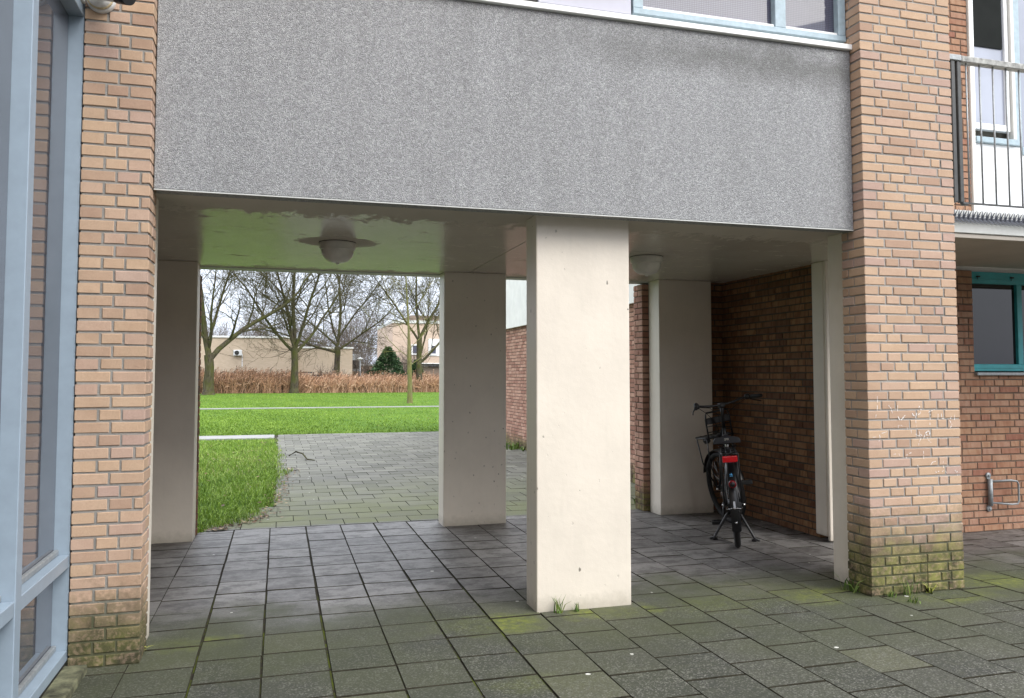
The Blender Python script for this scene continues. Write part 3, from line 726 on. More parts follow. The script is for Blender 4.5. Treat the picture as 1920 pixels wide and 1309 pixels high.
bx('pane', 6.11, 7.55, 5.955, 5.962, 1.515, 2.264, m_glassT, 0, tw)
b = MB((6.85, 5.94, 1.45)); b.prism([(5.868, 1.408), (5.868, 1.418), (5.94, 1.451), (5.99, 1.451), (5.99, 1.41)], 0, 1)
b.bm.free(); b = MB((6.85, 5.94, 1.45)); b.box(6.09, 7.62, 5.862, 5.93, 1.412, 1.442, 0.006); b.build('sill', m_zinc, tw)
for hx in (6.165, 6.56):
    b = MB((6.85, 5.94, 1.45)); b.box(hx, hx + 0.035, 5.905, 5.9245, 2.318, 2.332, 0.003); b.tube([(hx + .006, 5.914, 2.318), (hx + .006, 5.914, 2.296)], 0.003, 6); b.build('catch', m_dark, tw)
# balcony
ba = empty('balcony', (6.5, 4.6, 2.4), 'pale concrete balcony slab jutting out right of the big brick pier', 'balcony')
b = MB((6.5, 4.6, 2.4)); b.box(4.392, 9.5, 4.60, 4.68, 2.432, 2.596, 0.004); b.box(4.392, 9.5, 4.62, 5.895, 2.50, 2.585, 0.002); b.build('slab_edge', m_slab, ba)
bx('underside', 4.66, 9.5, 4.685, 5.858, 2.404, 2.498, m_soff, 0.003, ba)
bx('edge_lip', 4.392, 9.5, 4.612, 4.683, 2.398, 2.4295, m_soff, 0.003, ba)
rl = empty('balcony_railing', (6.5, 4.64, 2.6), 'dark metal balcony railing with thin upright bars and weathered handrail', 'railing')
b = MB((6.5, 4.64, 2.6)); b.box(4.72, 9.4, 4.60, 4.66, 3.685, 3.729, 0.004); b.build('handrail', m_rail, rl)
b = MB((6.5, 4.64, 2.6)); b.box(4.60, 4.722, 4.603, 4.657, 3.690, 3.734, 0.005); b.build('handrail_bracket', m_zinc, rl)
b = MB((6.5, 4.64, 2.6)); b.box(4.74, 9.4, 4.622, 4.634, 2.648, 2.662, 0.002); b.build('bottom_rail', m_iron, rl)
for x in (4.648, 4.702):
    b = MB((6.5, 4.64, 2.6)); b.box(x - .018, x + .018, 4.612, 4.645, 2.655, 3.690, 0.004); b.build('post', m_iron, rl)
x = 4.78
while x < 9.3:
    b = MB((6.5, 4.64, 2.6)); b.tube([(x, 4.628, 2.66), (x, 4.628, 3.687)], 0.0065, 8); b.build('bar', m_zinc, rl); x += 0.1225
for (u) in (4.70,):
    b = MB((6.5, 4.64, 2.6)); b.tube([(4.70, 4.628, 2.70), (4.70, 4.628, 2.662), (4.712, 4.628, 2.648), (4.76, 4.628, 2.650)], 0.012, 8); b.build('rail_corner', m_iron, rl)
sk = empty('bird_spikes', (6.5, 4.59, 2.54), 'strip of dark bird spikes along the balcony slab edge', 'bird spikes')
b = MB((6.5, 4.59, 2.54)); b.box(4.42, 9.4, 4.575, 4.599, 2.525, 2.542, 0.002); b.build('spike_base', m_spike, sk)
b = MB((6.5, 4.59, 2.54)); x = 4.46
while x < 9.3:
    for dx, dy, dz in ((0.022, -0.03, 0.070), (-0.010, -0.06, 0.02), (0.036, -0.055, -0.055), (0.012, 0.0, 0.07)):
        q = Vector((x, 4.58, 2.535)); t = q + Vector((dx, dy, dz)); wv = Vector((0.013, 0.0, 0.006))
        vs = [b.bm.verts.new(k - b.o) for k in (q - wv, q + wv, q + Vector((0, -0.004, 0.008)), t)]
        for f in ((0, 1, 3), (1, 2, 3), (2, 0, 3), (0, 2, 1)): b.bm.faces.new([vs[k] for k in f])
    x += 0.0415
tag(b.build('spikes', m_spike, sk), kind='stuff')
# balcony door/window upstairs
uw = empty('window', (6.8, 5.9, 2.6), 'white framed upstairs window with half lowered dark blind behind the balcony railing', 'window')
o3 = (6.8, 5.9, 2.6)
b = MB(o3); b.box(6.122, 6.165, 5.88, 5.96, 2.60, 5.4, 0.004); b.box(6.615, 6.655, 5.88, 5.96, 3.63, 5.4, 0.004); b.build('outer_frame', m_fasc, uw)
b = MB(o3); b.box(6.167, 6.198, 5.90, 5.95, 3.705, 5.4, 0.004); b.box(6.560, 6.600, 5.90, 5.95, 3.705, 5.4, 0.004); b.box(6.199, 6.559, 5.90, 5.95, 3.705, 3.765, 0.004); b.build('sash', m_white, uw)
bx('pane', 6.195, 6.563, 5.925, 5.930, 3.76, 5.4, m_glassB, 0, uw)
bx('blind', 6.200, 6.545, 5.912, 5.920, 4.50, 5.4, m_blind, 0.002, uw)
bx('sill', 6.167, 6.66, 5.872, 5.95, 3.575, 3.628, m_frame2, 0.004, uw)
bx('lower_panel', 6.167, 9.0, 5.905, 5.94, 2.60, 3.573, m_white, 0.002, uw)
b = MB(o3); b.box(6.657, 6.73, 5.89, 5.97, 3.575, 5.4, 0.003); b.box(6.73, 9.0, 5.89, 5.97, 3.50, 3.573, 0.003); b.build('blue_post', m_frame2, uw)
bx('side_pane', 6.732, 9.0, 5.935, 5.94, 3.575, 5.4, m_glassB, 0, uw)
# upper window band over the grey panel
ub = empty('window', (2.9, 4.5, 3.65), 'pale blue upstairs window with mesh screen above the grey panel', 'window')
o4 = (2.9, 4.5, 3.65)
b = MB(o4)
b.box(2.083, 3.647, 4.50, 4.56, 3.664, 3.702, 0.003); b.box(2.083, 2.152, 4.503, 4.56, 3.7025, 5.0, 0.003)
b.box(3.100, 3.182, 4.503, 4.575, 3.7025, 5.0, 0.003); b.box(3.590, 3.647, 4.503, 4.575, 3.7025, 5.0, 0.003)
b.build('frame', m_frame2, ub)
b = MB(o4); b.box(2.153, 3.099, 4.515, 4.56, 3.703, 3.722, 0.002); b.box(3.183, 3.589, 4.515, 4.56, 3.703, 3.722, 0.002); b.build('glazing_bead', m_alu, ub)
bx('pane', 2.153, 3.099, 4.55, 4.556, 3.722, 5.0, m_glassU, 0, ub)
bx('pane', 3.183, 3.589, 4.55, 4.556, 3.722, 5.0, m_glassU, 0, ub)
for x0, x1 in ((0.35, 1.455), (1.463, 2.068)):
    tag(bx('cladding_panel', x0, x1, 4.50, 4.53, 3.652, 5.0, m_lav if x0 > 1.4 else m_dark, 0.002), 'lavender grey cladding panel left of the upstairs blue window' if x0 > 1.4 else 'dark cladding panel at the very top above the grey pebbledash', 'cladding panel')
# upper storey block behind all this: shades the passage
us = bx('upper_storey', -1.44, 4.40, 4.605, 7.83, 2.582, 9.0, m_soff, 0, None, 'upper storey of the flats over the passage, mostly above the picture', 'building')
bx('upper_storey', 4.70, 14.0, 6.02, 10.0, 0.0, 9.0, m_soff, 0, None, 'rooms of the flats behind the teal window wall', 'building')
# left wing with tall window frames, runs toward the viewer
GX = -1.032
lw = empty('window', (-0.97, 3.6, 0.0), 'tall pale blue window frames with brick reflections at the far left', 'window wall')
o5 = (-0.97, 3.6, 0.0)
FX0, FX1 = -1.045, -0.963
for (y0, y1) in ((4.385, 4.455), (3.548, 3.626), (2.70, 2.78), (1.86, 1.94), (1.02, 1.10), (0.18, 0.26)):
    b = MB(o5); b.box(-1.09, FX1, y0, y1, 0.04, 3.30, 0.003); b.build('mullion', m_frame, lw)
ys = [0.26, 1.02, 1.10, 1.86, 1.94, 2.70, 2.78, 3.548, 3.626, 4.385]
for a0, a1 in zip(ys[::2], ys[1::2]):
    b = MB(o5); b.box(-1.09, FX1 - .002, a0, a1, 0.486, 0.546, 0.003); b.build('transom', m_frame, lw)
    b = MB(o5); b.box(-1.09, FX1 - .002, a0, a1, 0.040, 0.092, 0.003); b.build('bottom_rail', m_frame, lw)
    b = MB(o5); b.box(-1.09, FX1 - .002, a0, a1, 3.205, 3.26, 0.003); b.build('head', m_frame, lw)
    for z0, z1 in ((0.092, 0.486), (0.546, 3.205)):
        bx('pane', GX - .006, GX, a0 + .002, a1 - .002, z0 + .002, z1 - .002, m_glassL, 0, lw)
        b = MB(o5); b.box(GX, GX + 0.022, a0 + .001, a1 - .001, z0 + 0.001, z0 + 0.028, 0.004); b.build('glazing_bead', m_zinc, lw)
b = MB(o5); b.box(-1.10, -0.955, 0.2, 4.37, 3.262, 3.30, 0.003); b.build('head_flashing', m_alu, lw)
bx('wing_building', -6.0, -1.10, -4.0, 4.37, 0.0, 8.0, m_dark, 0, None, 'dark rooms behind the tall blue window frames', 'building')
bx('brick_wall', -1.08, -0.975, -4.0, 4.37, 3.305, 8.0, m_pierL, 0, None, 'brick band above the tall blue windows, beyond the top of the picture', 'brick wall')
bx('kerb_block', -0.965, -0.862, 2.9, 4.335, -0.02, 0.036, m_kerb, 0.008, None, 'mossy concrete kerb strip at the foot of the blue window frames', 'kerb', seg=2)
bx('sill_plinth', -1.05, -0.968, 0.2, 4.37, -0.02, 0.039, m_dark, 0, lw)
# unseen row of flats behind the viewer, added to block the low sky
oh = empty('apartment_building', (2, -20, 0), 'unseen brick flats behind the viewer, added to block low sky', 'building')
b = MB((2, -20, 0)); b.box(-28, 32, -30, -20, 0, 6.5); b.build('wall', m_brown_o, oh)
for k in range(14):
    for z in (1.0, 4.2):
        b = MB((2, -20, 0)); b.box(-26 + k * 4.1, -23.8 + k * 4.1, -20.0, -19.96, z, z + 1.5); b.build('window', m_glassT, oh)
# ------------------------------------------------------------------ far wing of the building seen through the passage
fb = empty('brick_building', (4.48, 12, 0), 'long terracotta brick wing with white fascia boards behind the middle pillar', 'building')
B = Bricks(44, 0.002)
for i in range(38):
    B.row(8.05, 19.6, 4.48, 0.09, i * CO + 0.006, 'x-', (0.21, 0.1, 0.155, 0.1)[i % 4])
B.core(4.4855, 5.2, 8.05, 19.6, 0, 38 * CO)
o = B.build('wall', m_farw, mo_far, fb); o.location = (-4.48, -12, 0)
y = 8.05
while y < 19.5:
    b = MB((4.48, 12, 0)); b.box(4.40, 4.44, y, min(y + 1.17, 19.6), 2.352, 3.9, 0.004); b.build('fascia_board', m_fasc, fb); y += 1.178
b = MB((4.48, 12, 0)); b.box(4.44, 6.5, 8.05, 19.6, 2.376, 3.88); b.build('roof', m_dark, fb)
# ------------------------------------------------------------------ lamps, camera, bracket
GL = 'bulkhead lamps on the passage ceiling'
def lamp(x, y, label):
    t = empty('ceiling_lamp', (x, y, ZS), label, 'ceiling lamp', GL)
    b = MB((x, y, ZS)); b.lathe((x, y, ZS), [(0.0, 0.001), (0.128, 0.001), (0.134, -0.004), (0.134, -0.012), (0.130, -0.05), (0.124, -0.056), (0.0, -0.056)], k=40); b.build('base_ring', m_opal2, t)
    b = MB((x, y, ZS)); b.lathe((x, y, ZS), [(0.119, -0.056)] + [(0.119 * math.cos(R(a)) ** 0.8, -0.062 - 0.092 * math.sin(R(a))) for a in (0, 10, 20, 30, 40, 50, 60, 70, 78, 84)] + [(0.0, -0.1545)], k=40); b.build('glass_dome', m_opal, t)
    b = MB((x, y, ZS)); b.lathe((x, y, ZS), [(0.136, -0.0005), (0.136, -0.005), (0.12, -0.005)], k=40); b.build('gasket', m_dark, t)
    b = MB((x, y, ZS)); b.box(x - .012, x + .012, y - .012, y + .012, ZS - 0.162, ZS - 0.150, 0.004); b.build('clip', m_opal, t)
lamp(0.402, 6.07, 'white bulkhead lamp on the ceiling in front of the lawn view')
lamp(2.92, 6.09, 'white bulkhead lamp on the ceiling right of the middle pillar')
cc = empty('security_camera', (-0.885, 4.375, 3.29), 'white security camera on a round base at the top of the left brick pier', 'camera')
b = MB((-0.885, 4.375, 3.29)); b.lathe((-0.885, 4.375, 3.295), [(0, -0.030), (0.06, -0.030), (0.068, -0.02), (0.068, 0)], 'Y'); b.build('base_plate', m_camw, cc)
b = MB((-0.885, 4.375, 3.29)); b.lathe((-0.885, 4.375, 3.295), [(0.05, -0.0305), (0.062, -0.034), (0.062, -0.042), (0.045, -0.044)], 'Y'); b.build('seal_ring', m_seal, cc)
b = MB((-0.885, 4.375, 3.29)); b.lathe((-0.885, 4.375, 3.295), [(0, -0.075), (0.03, -0.072), (0.052, -0.058), (0.056, -0.040), (0.056, -0.03)], 'Y'); b.tube([(-0.885, 4.31, 3.295), (-0.85, 4.27, 3.29)], 0.018, 10); b.build('swivel', m_camw, cc)
b = MB((-0.885, 4.375, 3.29)); b.tube([(-0.885, 4.27, 3.29), (-0.76, 4.16, 3.235)], 0.034, 20); b.build('body', m_camw, cc)
b = MB((-0.885, 4.375, 3.29)); b.tube([(-0.77, 4.17, 3.24), (-0.715, 4.12, 3.217)], 0.038, 20); b.build('lens_hood', m_black, cc)
wb = empty('wall_bracket', (6.2, 5.9, 0.2), 'galvanised hinged bike bracket bolted low on the red brown brick wall', 'bracket')
o6 = (6.2, 5.9, 0.2)
b = MB(o6); b.tube([(6.205, 5.872, 0.235), (6.205, 5.872, 0.475)], 0.021, 14); b.build('sleeve', m_zinc, wb)
for z in (0.505, 0.205):
    b = MB(o6); b.lathe((6.205, 5.894, z), [(0.0, -0.010), (0.024, -0.010), (0.026, -0.006), (0.026, 0.005)], 'Y', 18); b.lathe((6.205, 5.883, z), [(0, -0.008), (0.009, -0.008), (0.01, 0.0)], 'Y', 6)
    b.box(6.185, 6.225, 5.886, 5.897, min(z, z + (0.0 if z > .4 else 0.0)) - (0.03 if z > .4 else 0), z + (0 if z > .4 else 0.03), 0.001); b.build('fixing_lug', m_zinc, wb)
b = MB(o6); b.tube([(6.21, 5.868, 0.455), (6.40, 5.83, 0.462), (6.455, 5.82, 0.452), (6.470, 5.818, 0.43), (6.470, 5.818, 0.275), (6.458, 5.82, 0.25), (6.40, 5.83, 0.245), (6.21, 5.868, 0.262)], 0.0085, 10); b.build('loop', m_zinc, wb)
# chalk scribbles on the right pier
CH = [[(3.724, 1.278), (3.724, 1.236), (3.721, 1.185)], [(3.712, 1.16), (3.706, 1.131)], [(3.81, 1.218), (3.83, 1.197), (3.839, 1.167)], [(3.881, 1.217), (3.88, 1.179)], [(3.882, 1.145), (3.892, 1.128), (3.905, 1.12), (3.939, 1.153), (3.95, 1.164)], [(4.025, 1.148), (4.044, 1.19), (4.055, 1.212), (4.068, 1.194), (4.059, 1.164), (4.035, 1.15), (4.006, 1.148), (3.996, 1.165)], [(4.022, 1.144), (4.023, 1.101), (4.032, 1.058)], [(4.14, 1.159), (4.135, 1.086)], [(4.204, 1.158), (4.2, 1.111)], [(4.23, 1.16), (4.232, 1.128), (4.259, 1.127)], [(4.34, 1.159), (4.336, 1.115)], [(4.313, 1.14), (4.296, 1.114), (4.316, 1.083), (4.294, 1.058)], [(4.117, 1.166), (4.184, 1.191)], [(3.88, 1.061), (3.883, 1.086), (3.901, 1.09), (3.916, 1.081)], [(3.734, 1.03), (3.739, 1.013), (3.725, 0.978)], [(3.683, 1.014), (3.708, 1.016)], [(3.752, 1.038), (3.793, 1.048)], [(4.05, 1.045), (4.049, 1.015), (4.062, 1.006), (4.048, 0.977)], [(4.018, 1.029), (4.039, 1.015), (4.055, 1.028), (4.07, 1.015)], [(4.077, 0.989), (4.097, 1.031), (4.118, 1.048), (4.134, 1.035), (4.123, 1.014), (4.102, 1.023)], [(4.107, 1.014), (4.122, 0.984), (4.142, 0.97)], [(4.043, 0.968), (4.04, 0.951)], [(3.84, 0.901), (3.86, 0.903)], [(3.881, 0.905), (3.895, 0.883)], [(3.939, 0.873), (3.947, 0.899), (3.989, 0.91)], [(4.078, 0.916), (4.079, 0.865)], [(4.018, 0.842), (4.033, 0.816)], [(4.132, 0.821), (4.149, 0.842), (4.175, 0.846)], [(4.236, 0.844), (4.235, 0.801)], [(4.168, 0.79), (4.173, 0.773), (4.2, 0.781)], [(4.223, 0.776), (4.237, 0.784)], [(4.25, 0.788), (4.263, 0.761)], [(4.328, 0.785), (4.343, 0.767), (4.351, 0.746)], [(4.343, 0.767), (4.355, 0.786)], [(3.952, 1.072), (3.955, 1.059)], [(3.983, 1.055), (3.985, 1.033)]]
b = MB()
for s_ in CH:
    strong = 0.0027 if len(s_) > 4 else 0.0017
    for (x0, z0), (x1, z1) in zip(s_, s_[1:]):
        n_ = max(2, int(math.hypot(x1 - x0, z1 - z0) / 0.008))
        for i in range(n_):
            if rnd.random() < 0.22: continue
            a, c = i / n_, (i + 1) / n_; wd = strong * rnd.uniform(0.5, 1.5)
            A = Vector((x0 + (x1 - x0) * a, 4.3722, z0 + (z1 - z0) * a)); D = Vector((x0 + (x1 - x0) * c, 4.3722, z0 + (z1 - z0) * c))
            nn = (D - A).cross(Vector((0, 1, 0))).normalized() * wd
            b.poly([A - nn, D - nn, D + nn, A + nn])
ck = tag(b.build('chalk_scribble', m_chalk), 'faint white chalk scribbles on the bricks', kind='stuff')
for o in C.objects:
    if o.name == 'brick_pier': ck.parent = o
# ------------------------------------------------------------------ weeds
def weed(x, y, n, h, label, spread=0.03, w0=0.004, tl=(0, 0.8), broad=False, dirx=None):
    pts = [(rnd.gauss(0, spread * 0.35), rnd.gauss(0, spread * 0.3)) for _ in range(n)]
    o = blades('weed', pts, h * 0.45, h, w0, 1.5 if broad else 0.8, m_weed, kind='w', tl=tl, zb=0.0)
    o.location = (x, y, 0); tag(o, label, 'weed', 'weeds at the foot of the walls')
weed(1.613, 4.60, 16, 0.13, 'taller grass tuft at the foot of the middle pillar')
weed(1.734, 4.605, 14, 0.06, 'small green grass tuft at the foot of the middle pillar')
weed(3.63, 4.53, 16, 0.12, 'broad leaved weed between the right pillar and the brick pier', 0.10, 0.012, (0.1, 0.7), True)
weed(3.772, 4.345, 12, 0.05, 'tiny weed near the left corner of the mossy brick pier', 0.05, 0.005)
weed(3.91, 4.35, 18, 0.15, 'grass tuft in front of the middle of the mossy brick pier', 0.06, 0.003, (0.2, 0.9))
weed(3.82, 4.20, 18, 0.04, 'low weed in a paving joint before the mossy brick pier', 0.09, 0.005)
weed(4.08, 4.352, 10, 0.10, 'weed with yellow leaves on a dry stalk against the brick pier', 0.04, 0.009, (0.7, 1.0), True)
weed(-0.66, 4.55, 14, 0.06, 'pale green weed at the foot of the left brick pier', 0.05, 0.008, (0.6, 1.0), True)
weed(4.38, 14.9, 60, 0.17, 'bushy green weed at the foot of the far terracotta wall', 0.45, 0.02, (0.1, 0.7), True)
weed(3.85, 8.25, 30, 0.13, 'green weed on the paving behind the rear right pillar', 0.3, 0.014, (0.3, 0.8), True)
b = MB((4.075, 4.355, 0)); b.tube([(4.075, 4.36, 0), (4.07, 4.352, 0.12), (4.062, 4.35, 0.26)], [0.004, 0.003, 0.0015], 6); tag(b.build('dry_stalk', m_twig), 'thin dry stalk leaning on the mossy brick pier', 'stalk')
b = MB((0.3, 14.5, 0)); b.tube([(0.18, 14.6, 0.02), (0.30, 14.9, 0.06), (0.40, 14.4, 0.07), (0.46, 13.8, 0.03), (0.58, 13.7, 0.02)], [0.012, 0.014, 0.013, 0.012, 0.008], 6); tag(b.build('fallen_twig', m_bark), 'curved fallen twig on the paving near the lawn edge', 'twig')
# ------------------------------------------------------------------ bicycle (x forward, y left, z up; origin under the rear axle)
bk = empty('bicycle', (3.645, 5.93, 0.0), 'black city bicycle with front carrier parked on its stand by the dark brick wall', 'bicycle')
HEAD = R(90 - 29.5)
LEAN = R(-5.0)
bk.rotation_mode = 'XYZ'; bk.matrix_world = Matrix.Translation((3.645, 5.93, 0.0)) @ Matrix.Rotation(HEAD, 4, 'Z') @ Matrix.Rotation(LEAN, 4, 'X')
WR = 0.345; WB = 1.12
def bt(name, m, fn, parent=bk):
    b = MB(); fn(b); return b.build(name, m, parent)
def wheel(cx, par):
    wh = bt('wheel', m_black, lambda b: b.torus((cx, 0, WR), WR - 0.036, 0.011, k=64, kk=8), par)
    bt('tyre', m_rubber, lambda b: b.torus((cx, 0, WR), WR - 0.024, 0.024, k=64, kk=12), wh)
    def spokes(b):
        for i in range(28):
            a = 2 * math.pi * i / 28; s_ = 0.03 if i % 2 else -0.03; a2 = a + (0.35 if (i // 2) % 2 else -0.35)
            b.tube([(cx + 0.03 * math.cos(a2), s_, WR + 0.03 * math.sin(a2)), (cx + (WR - .045) * math.cos(a), 0, WR + (WR - .045) * math.sin(a))], 0.0014, 4)
    bt('spokes', m_metal, spokes, wh)
    bt('hub', m_black, lambda b: (b.tube([(cx, -0.045, WR), (cx, 0.045, WR)], 0.035, 16), b.tube([(cx, -0.075, WR), (cx, 0.075, WR)], 0.008, 10)), wh)
    bt('axle_nut', m_metal, lambda b: b.tube([(cx, -0.092, WR), (cx, -0.068, WR)], 0.010, 8), wh)
    bt('axle_nut', m_metal, lambda b: b.tube([(cx, 0.068, WR), (cx, 0.092, WR)], 0.010, 8), wh)
    return wh
wheel(0, bk)
def fender(b, cx, a0, a1, wid=0.036):
    n = 26; rows = []
    for i in range(n + 1):
        t = R(a0 + (a1 - a0) * i / n); row = []
        for j in range(9):
            u = -1 + j / 4; hh = wid * math.sin(u * 1.35) / math.sin(1.35); rr = WR + 0.014 + 0.014 * math.cos(u * 1.35)
            row.append(b.bm.verts.new(Vector((cx + rr * math.cos(t), hh, WR + rr * math.sin(t)))))
        rows.append(row)
    for A, B2 in zip(rows, rows[1:]):
        for j in range(8): b.bm.faces.new((A[j], A[j + 1], B2[j + 1], B2[j])).smooth = True
rf = bt('rear_fender', m_black, lambda b: fender(b, 0, 60, 205))
bt('fender_stripe', plain('white_stripe', (0.55, 0.56, 0.60), 0.4), lambda b: [b.poly([(-(WR + 0.0295) * math.cos(R(a)), s0, WR + (WR + .0295) * math.sin(R(a))) for a, s0 in ((4, -.008), (4, .008), (13, .008), (13, -.008))])], rf)
def logo(b):
    def q(a, y): return (-(WR + 0.0305) * math.cos(R(a)), y, WR + (WR + .0305) * math.sin(R(a)))
    b.poly([q(47, -.012), q(47, .006), q(51, -.002)]); b.poly([q(49, -.006), q(49, .010), q(47.4, .012)]); b.poly([q(45.2, -.014), q(45.2, .012), q(46.0, .012), q(46.0, -.014)])
bt('fender_mark', plain('blue_mark', (0.12, 0.42, 0.75), 0.4), logo, rf)
bt('tail_light', plain('dark_red_lens', (0.16, 0.004, 0.008), 0.25), lambda b: b.lathe((-0.355, 0, 0.565), [(0, -0.045), (0.026, -0.045), (0.032, -0.03), (0.03, 0)], 'X', 20))
bt('tail_light_cap', m_black, lambda b: b.lathe((-0.401, 0, 0.565), [(0, -0.01), (0.017, -0.01), (0.02, 0.004)], 'X', 18))
bt('reflector', m_red, lambda b: b.box(-0.392, -0.372, -0.058, 0.058, 0.735, 0.785, 0.008, 2))
bt('fender_reflector', m_metal, lambda b: b.lathe((-0.374, 0, 0.265), [(0, -0.006), (0.008, -0.006), (0.01, 0.0)], 'X', 12))
def stay(b):
    for s_ in (-1, 1): b.tube([(0, 0.06 * s_, WR), (-0.20, 0.06 * s_, 0.345), (-0.33, 0.050 * s_, 0.365), (-0.372, 0.03 * s_, 0.375)], 0.003, 6)
    b.tube([(-0.372, -0.03, 0.375), (-0.377, 0, 0.378), (-0.372, 0.03, 0.375)], 0.003, 6)
bt('fender_stay', m_metal, stay)
# rear carrier
def carrier(b):
    z = 0.80
    for s_ in (-1, 1):
        b.tube([(0.22, 0.05 * s_, z), (-0.30, 0.062 * s_, z), (-0.352, 0.058 * s_, z), (-0.372, 0.045 * s_, z), (-0.376, 0, z)], 0.007, 8)
        b.tube([(-0.30, 0.066 * s_, z), (-0.02, 0.072 * s_, WR)], 0.0065, 8); b.tube([(0.10, 0.06 * s_, z), (0.0, 0.072 * s_, WR)], 0.005, 8)
    for y_ in (-0.02, 0.02): b.tube([(0.2, y_, z), (-0.37, y_, z)], 0.005, 6)
    b.box(-0.36, 0.18, -0.052, 0.052, z - 0.012, z - 0.006)
    for x_ in (-0.2, 0.0, 0.15): b.tube([(x_, -0.06, z), (x_, 0.06, z)], 0.004, 6)
bt('rear_carrier', m_black, carrier)
# frame
BB = (0.46, 0, 0.30); ST = (0.275, 0, 0.80); HTt = (0.90, 0, 0.93); HTb = (0.955, 0, 0.68)
def frame(b):
    b.tube([BB, (0.33, 0, 0.66), ST], 0.016, 12)
    b.tube([HTb, (0.75, 0, 0.50), (0.56, 0, 0.35), BB], 0.022, 12)
    b.tube([(0.92, 0, 0.83), (0.70, 0, 0.66), (0.42, 0, 0.44)], 0.015, 12)
    b.tube([HTt, HTb], 0.022, 12)
    for s_ in (-1, 1):
        b.tube([(0.43, 0.03 * s_, 0.30), (0.2, 0.045 * s_, 0.32), (0, 0.058 * s_, WR)], 0.011, 10)
        b.tube([(0.31, 0.018 * s_, 0.70), (0.1, 0.046 * s_, 0.48), (0, 0.058 * s_, WR)], 0.009, 10)
    b.tube([(BB[0], -0.04, BB[2]), (BB[0], 0.04, BB[2])], 0.026, 14)
bt('frame', m_black, frame)
bt('seat_post', m_metal, lambda b: b.tube([(0.29, 0, 0.76), (0.265, 0, 0.845)], 0.0135, 12))
def saddle(b):
    n = 14; rows = []
    for i in range(n + 1):
        t = i / n; x = 0.12 + 0.27 * t; wd = 0.105 * (1 - t) ** 0.9 * (1.0 if t > 0.1 else 0.80 + 2 * t) + 0.022
        zt = 0.895 + 0.012 * (1 - 2 * t) ** 2; row = []
        for j in range(13):
            u = -1 + j / 6; a = u * math.pi / 2
            y = wd * math.sin(a); z = zt - 0.062 * (1 - max(0, math.cos(a)) ** 0.5) - (0.012 * math.exp(-(u * 3) ** 2) if t < 0.6 else 0)
            row.append(b.bm.verts.new(Vector((x, y, z))))
        rows.append(row)
    for A, B2 in zip(rows, rows[1:]):
        for j in range(12): b.bm.faces.new((A[j], A[j + 1], B2[j + 1], B2[j])).smooth = True
        b.bm.faces.new((A[12], A[0], B2[0], B2[12]))
    b.bm.faces.new(rows[0]); b.bm.faces.new(rows[-1][::-1])
sd = bt('saddle', m_saddle, saddle)
def springs(b):
    for s_ in (-1, 1):
        pts = [(0.165 + 0.016 * math.cos(a * 0.9), 0.055 * s_ + 0.016 * math.sin(a * 0.9), 0.79 + 0.0045 * a / 1.5) for a in range(0, 26)]
        b.tube(pts, 0.003, 5); b.tube([(0.17, 0.055 * s_, 0.795), (0.24, 0.02 * s_, 0.825), (0.33, 0.014 * s_, 0.85)], 0.004, 6)
bt('saddle_springs', m_black, springs, sd)
fc = bpy.data.curves.new('saddle_lettering', 'FONT'); fc.body = 'SPR'; fc.size = 0.026; fc.extrude = 0.0004; fc.align_x = 'CENTER'
ft = bpy.data.objects.new('lettering_curve', fc); C.objects.link(ft); dg = bpy.context.evaluated_depsgraph_get()
fme = bpy.data.meshes.new_from_object(ft.evaluated_get(dg)); bpy.data.objects.remove(ft); fme.name = 'saddle_lettering'
fo = link('saddle_lettering', fme, m_opal2, sd)
fo.matrix_local = Matrix.Translation((0.1165, 0, 0.868)) @ Matrix.Rotation(R(-90), 4, 'Z') @ Matrix.Rotation(R(90), 4, 'X')
# chain case, cranks, pedals
def ccase(b):
    prof = [(0.56, 0.30), (0.545, 0.355), (0.50, 0.395), (0.44, 0.40), (0.0, 0.395), (-0.045, 0.375), (-0.055, 0.34), (-0.04, 0.305), (0.0, 0.290), (0.42, 0.20), (0.49, 0.205), (0.54, 0.245)]
    b.prism(prof, -0.062, -0.045, 'XZ')
bt('chain_case', m_black, ccase)
def crank(b, s_, dx, dz):
    b.tube([(BB[0], 0.075 * s_, BB[2]), (BB[0] + dx, 0.088 * s_, BB[2] + dz)], 0.010, 8)
CRK = [(1, -0.06, -0.158), (-1, 0.06, 0.158)]
for s_, dx, dz in CRK:
    cr_ = bt('crank', m_black, lambda b: crank(b, s_, dx, dz))
    def ped(b):
        cx, cz = BB[0] + dx, BB[2] + dz
        for x_ in (-0.045, 0.045): b.box(cx + x_ - .006, cx + x_ + .006, s_ * 0.140 - 0.046, s_ * 0.140 + 0.046, cz - 0.014, cz + 0.014, 0.003)
        for y_ in (-0.044, 0.044): b.box(cx - .045, cx + .045, s_ * 0.140 + y_ - .006, s_ * 0.140 + y_ + .006, cz - 0.014, cz + 0.014, 0.003)
        b.tube([(cx, s_ * 0.085, cz), (cx, s_ * 0.185, cz)], 0.010, 8)
    bt('pedal', m_rubber, ped, cr_)
def stand(b):
    for s_, hx in ((1, 0.0), (-1, 0.0)):
        b.tube([(0.38, 0.02 * s_, 0.235), (0.36, 0.06 * s_, 0.205), (0.30, 0.155 * s_, 0.045), (0.295, 0.168 * s_, 0.018), (0.275, 0.205 * s_, 0.012)], [0.013, 0.013, 0.012, 0.012, 0.010], 8)
        b.box(0.26, 0.31, 0.160 * s_ - .02, 0.160 * s_ + .02, 0.002, 0.018, 0.004)
    b.box(0.34, 0.42, -0.03, 0.03, 0.20, 0.27, 0.006)
ks = bt('kickstand', m_black, stand)
ks.rotation_euler = (-LEAN, 0, 0); ks.location = (0, 0.016, 0)
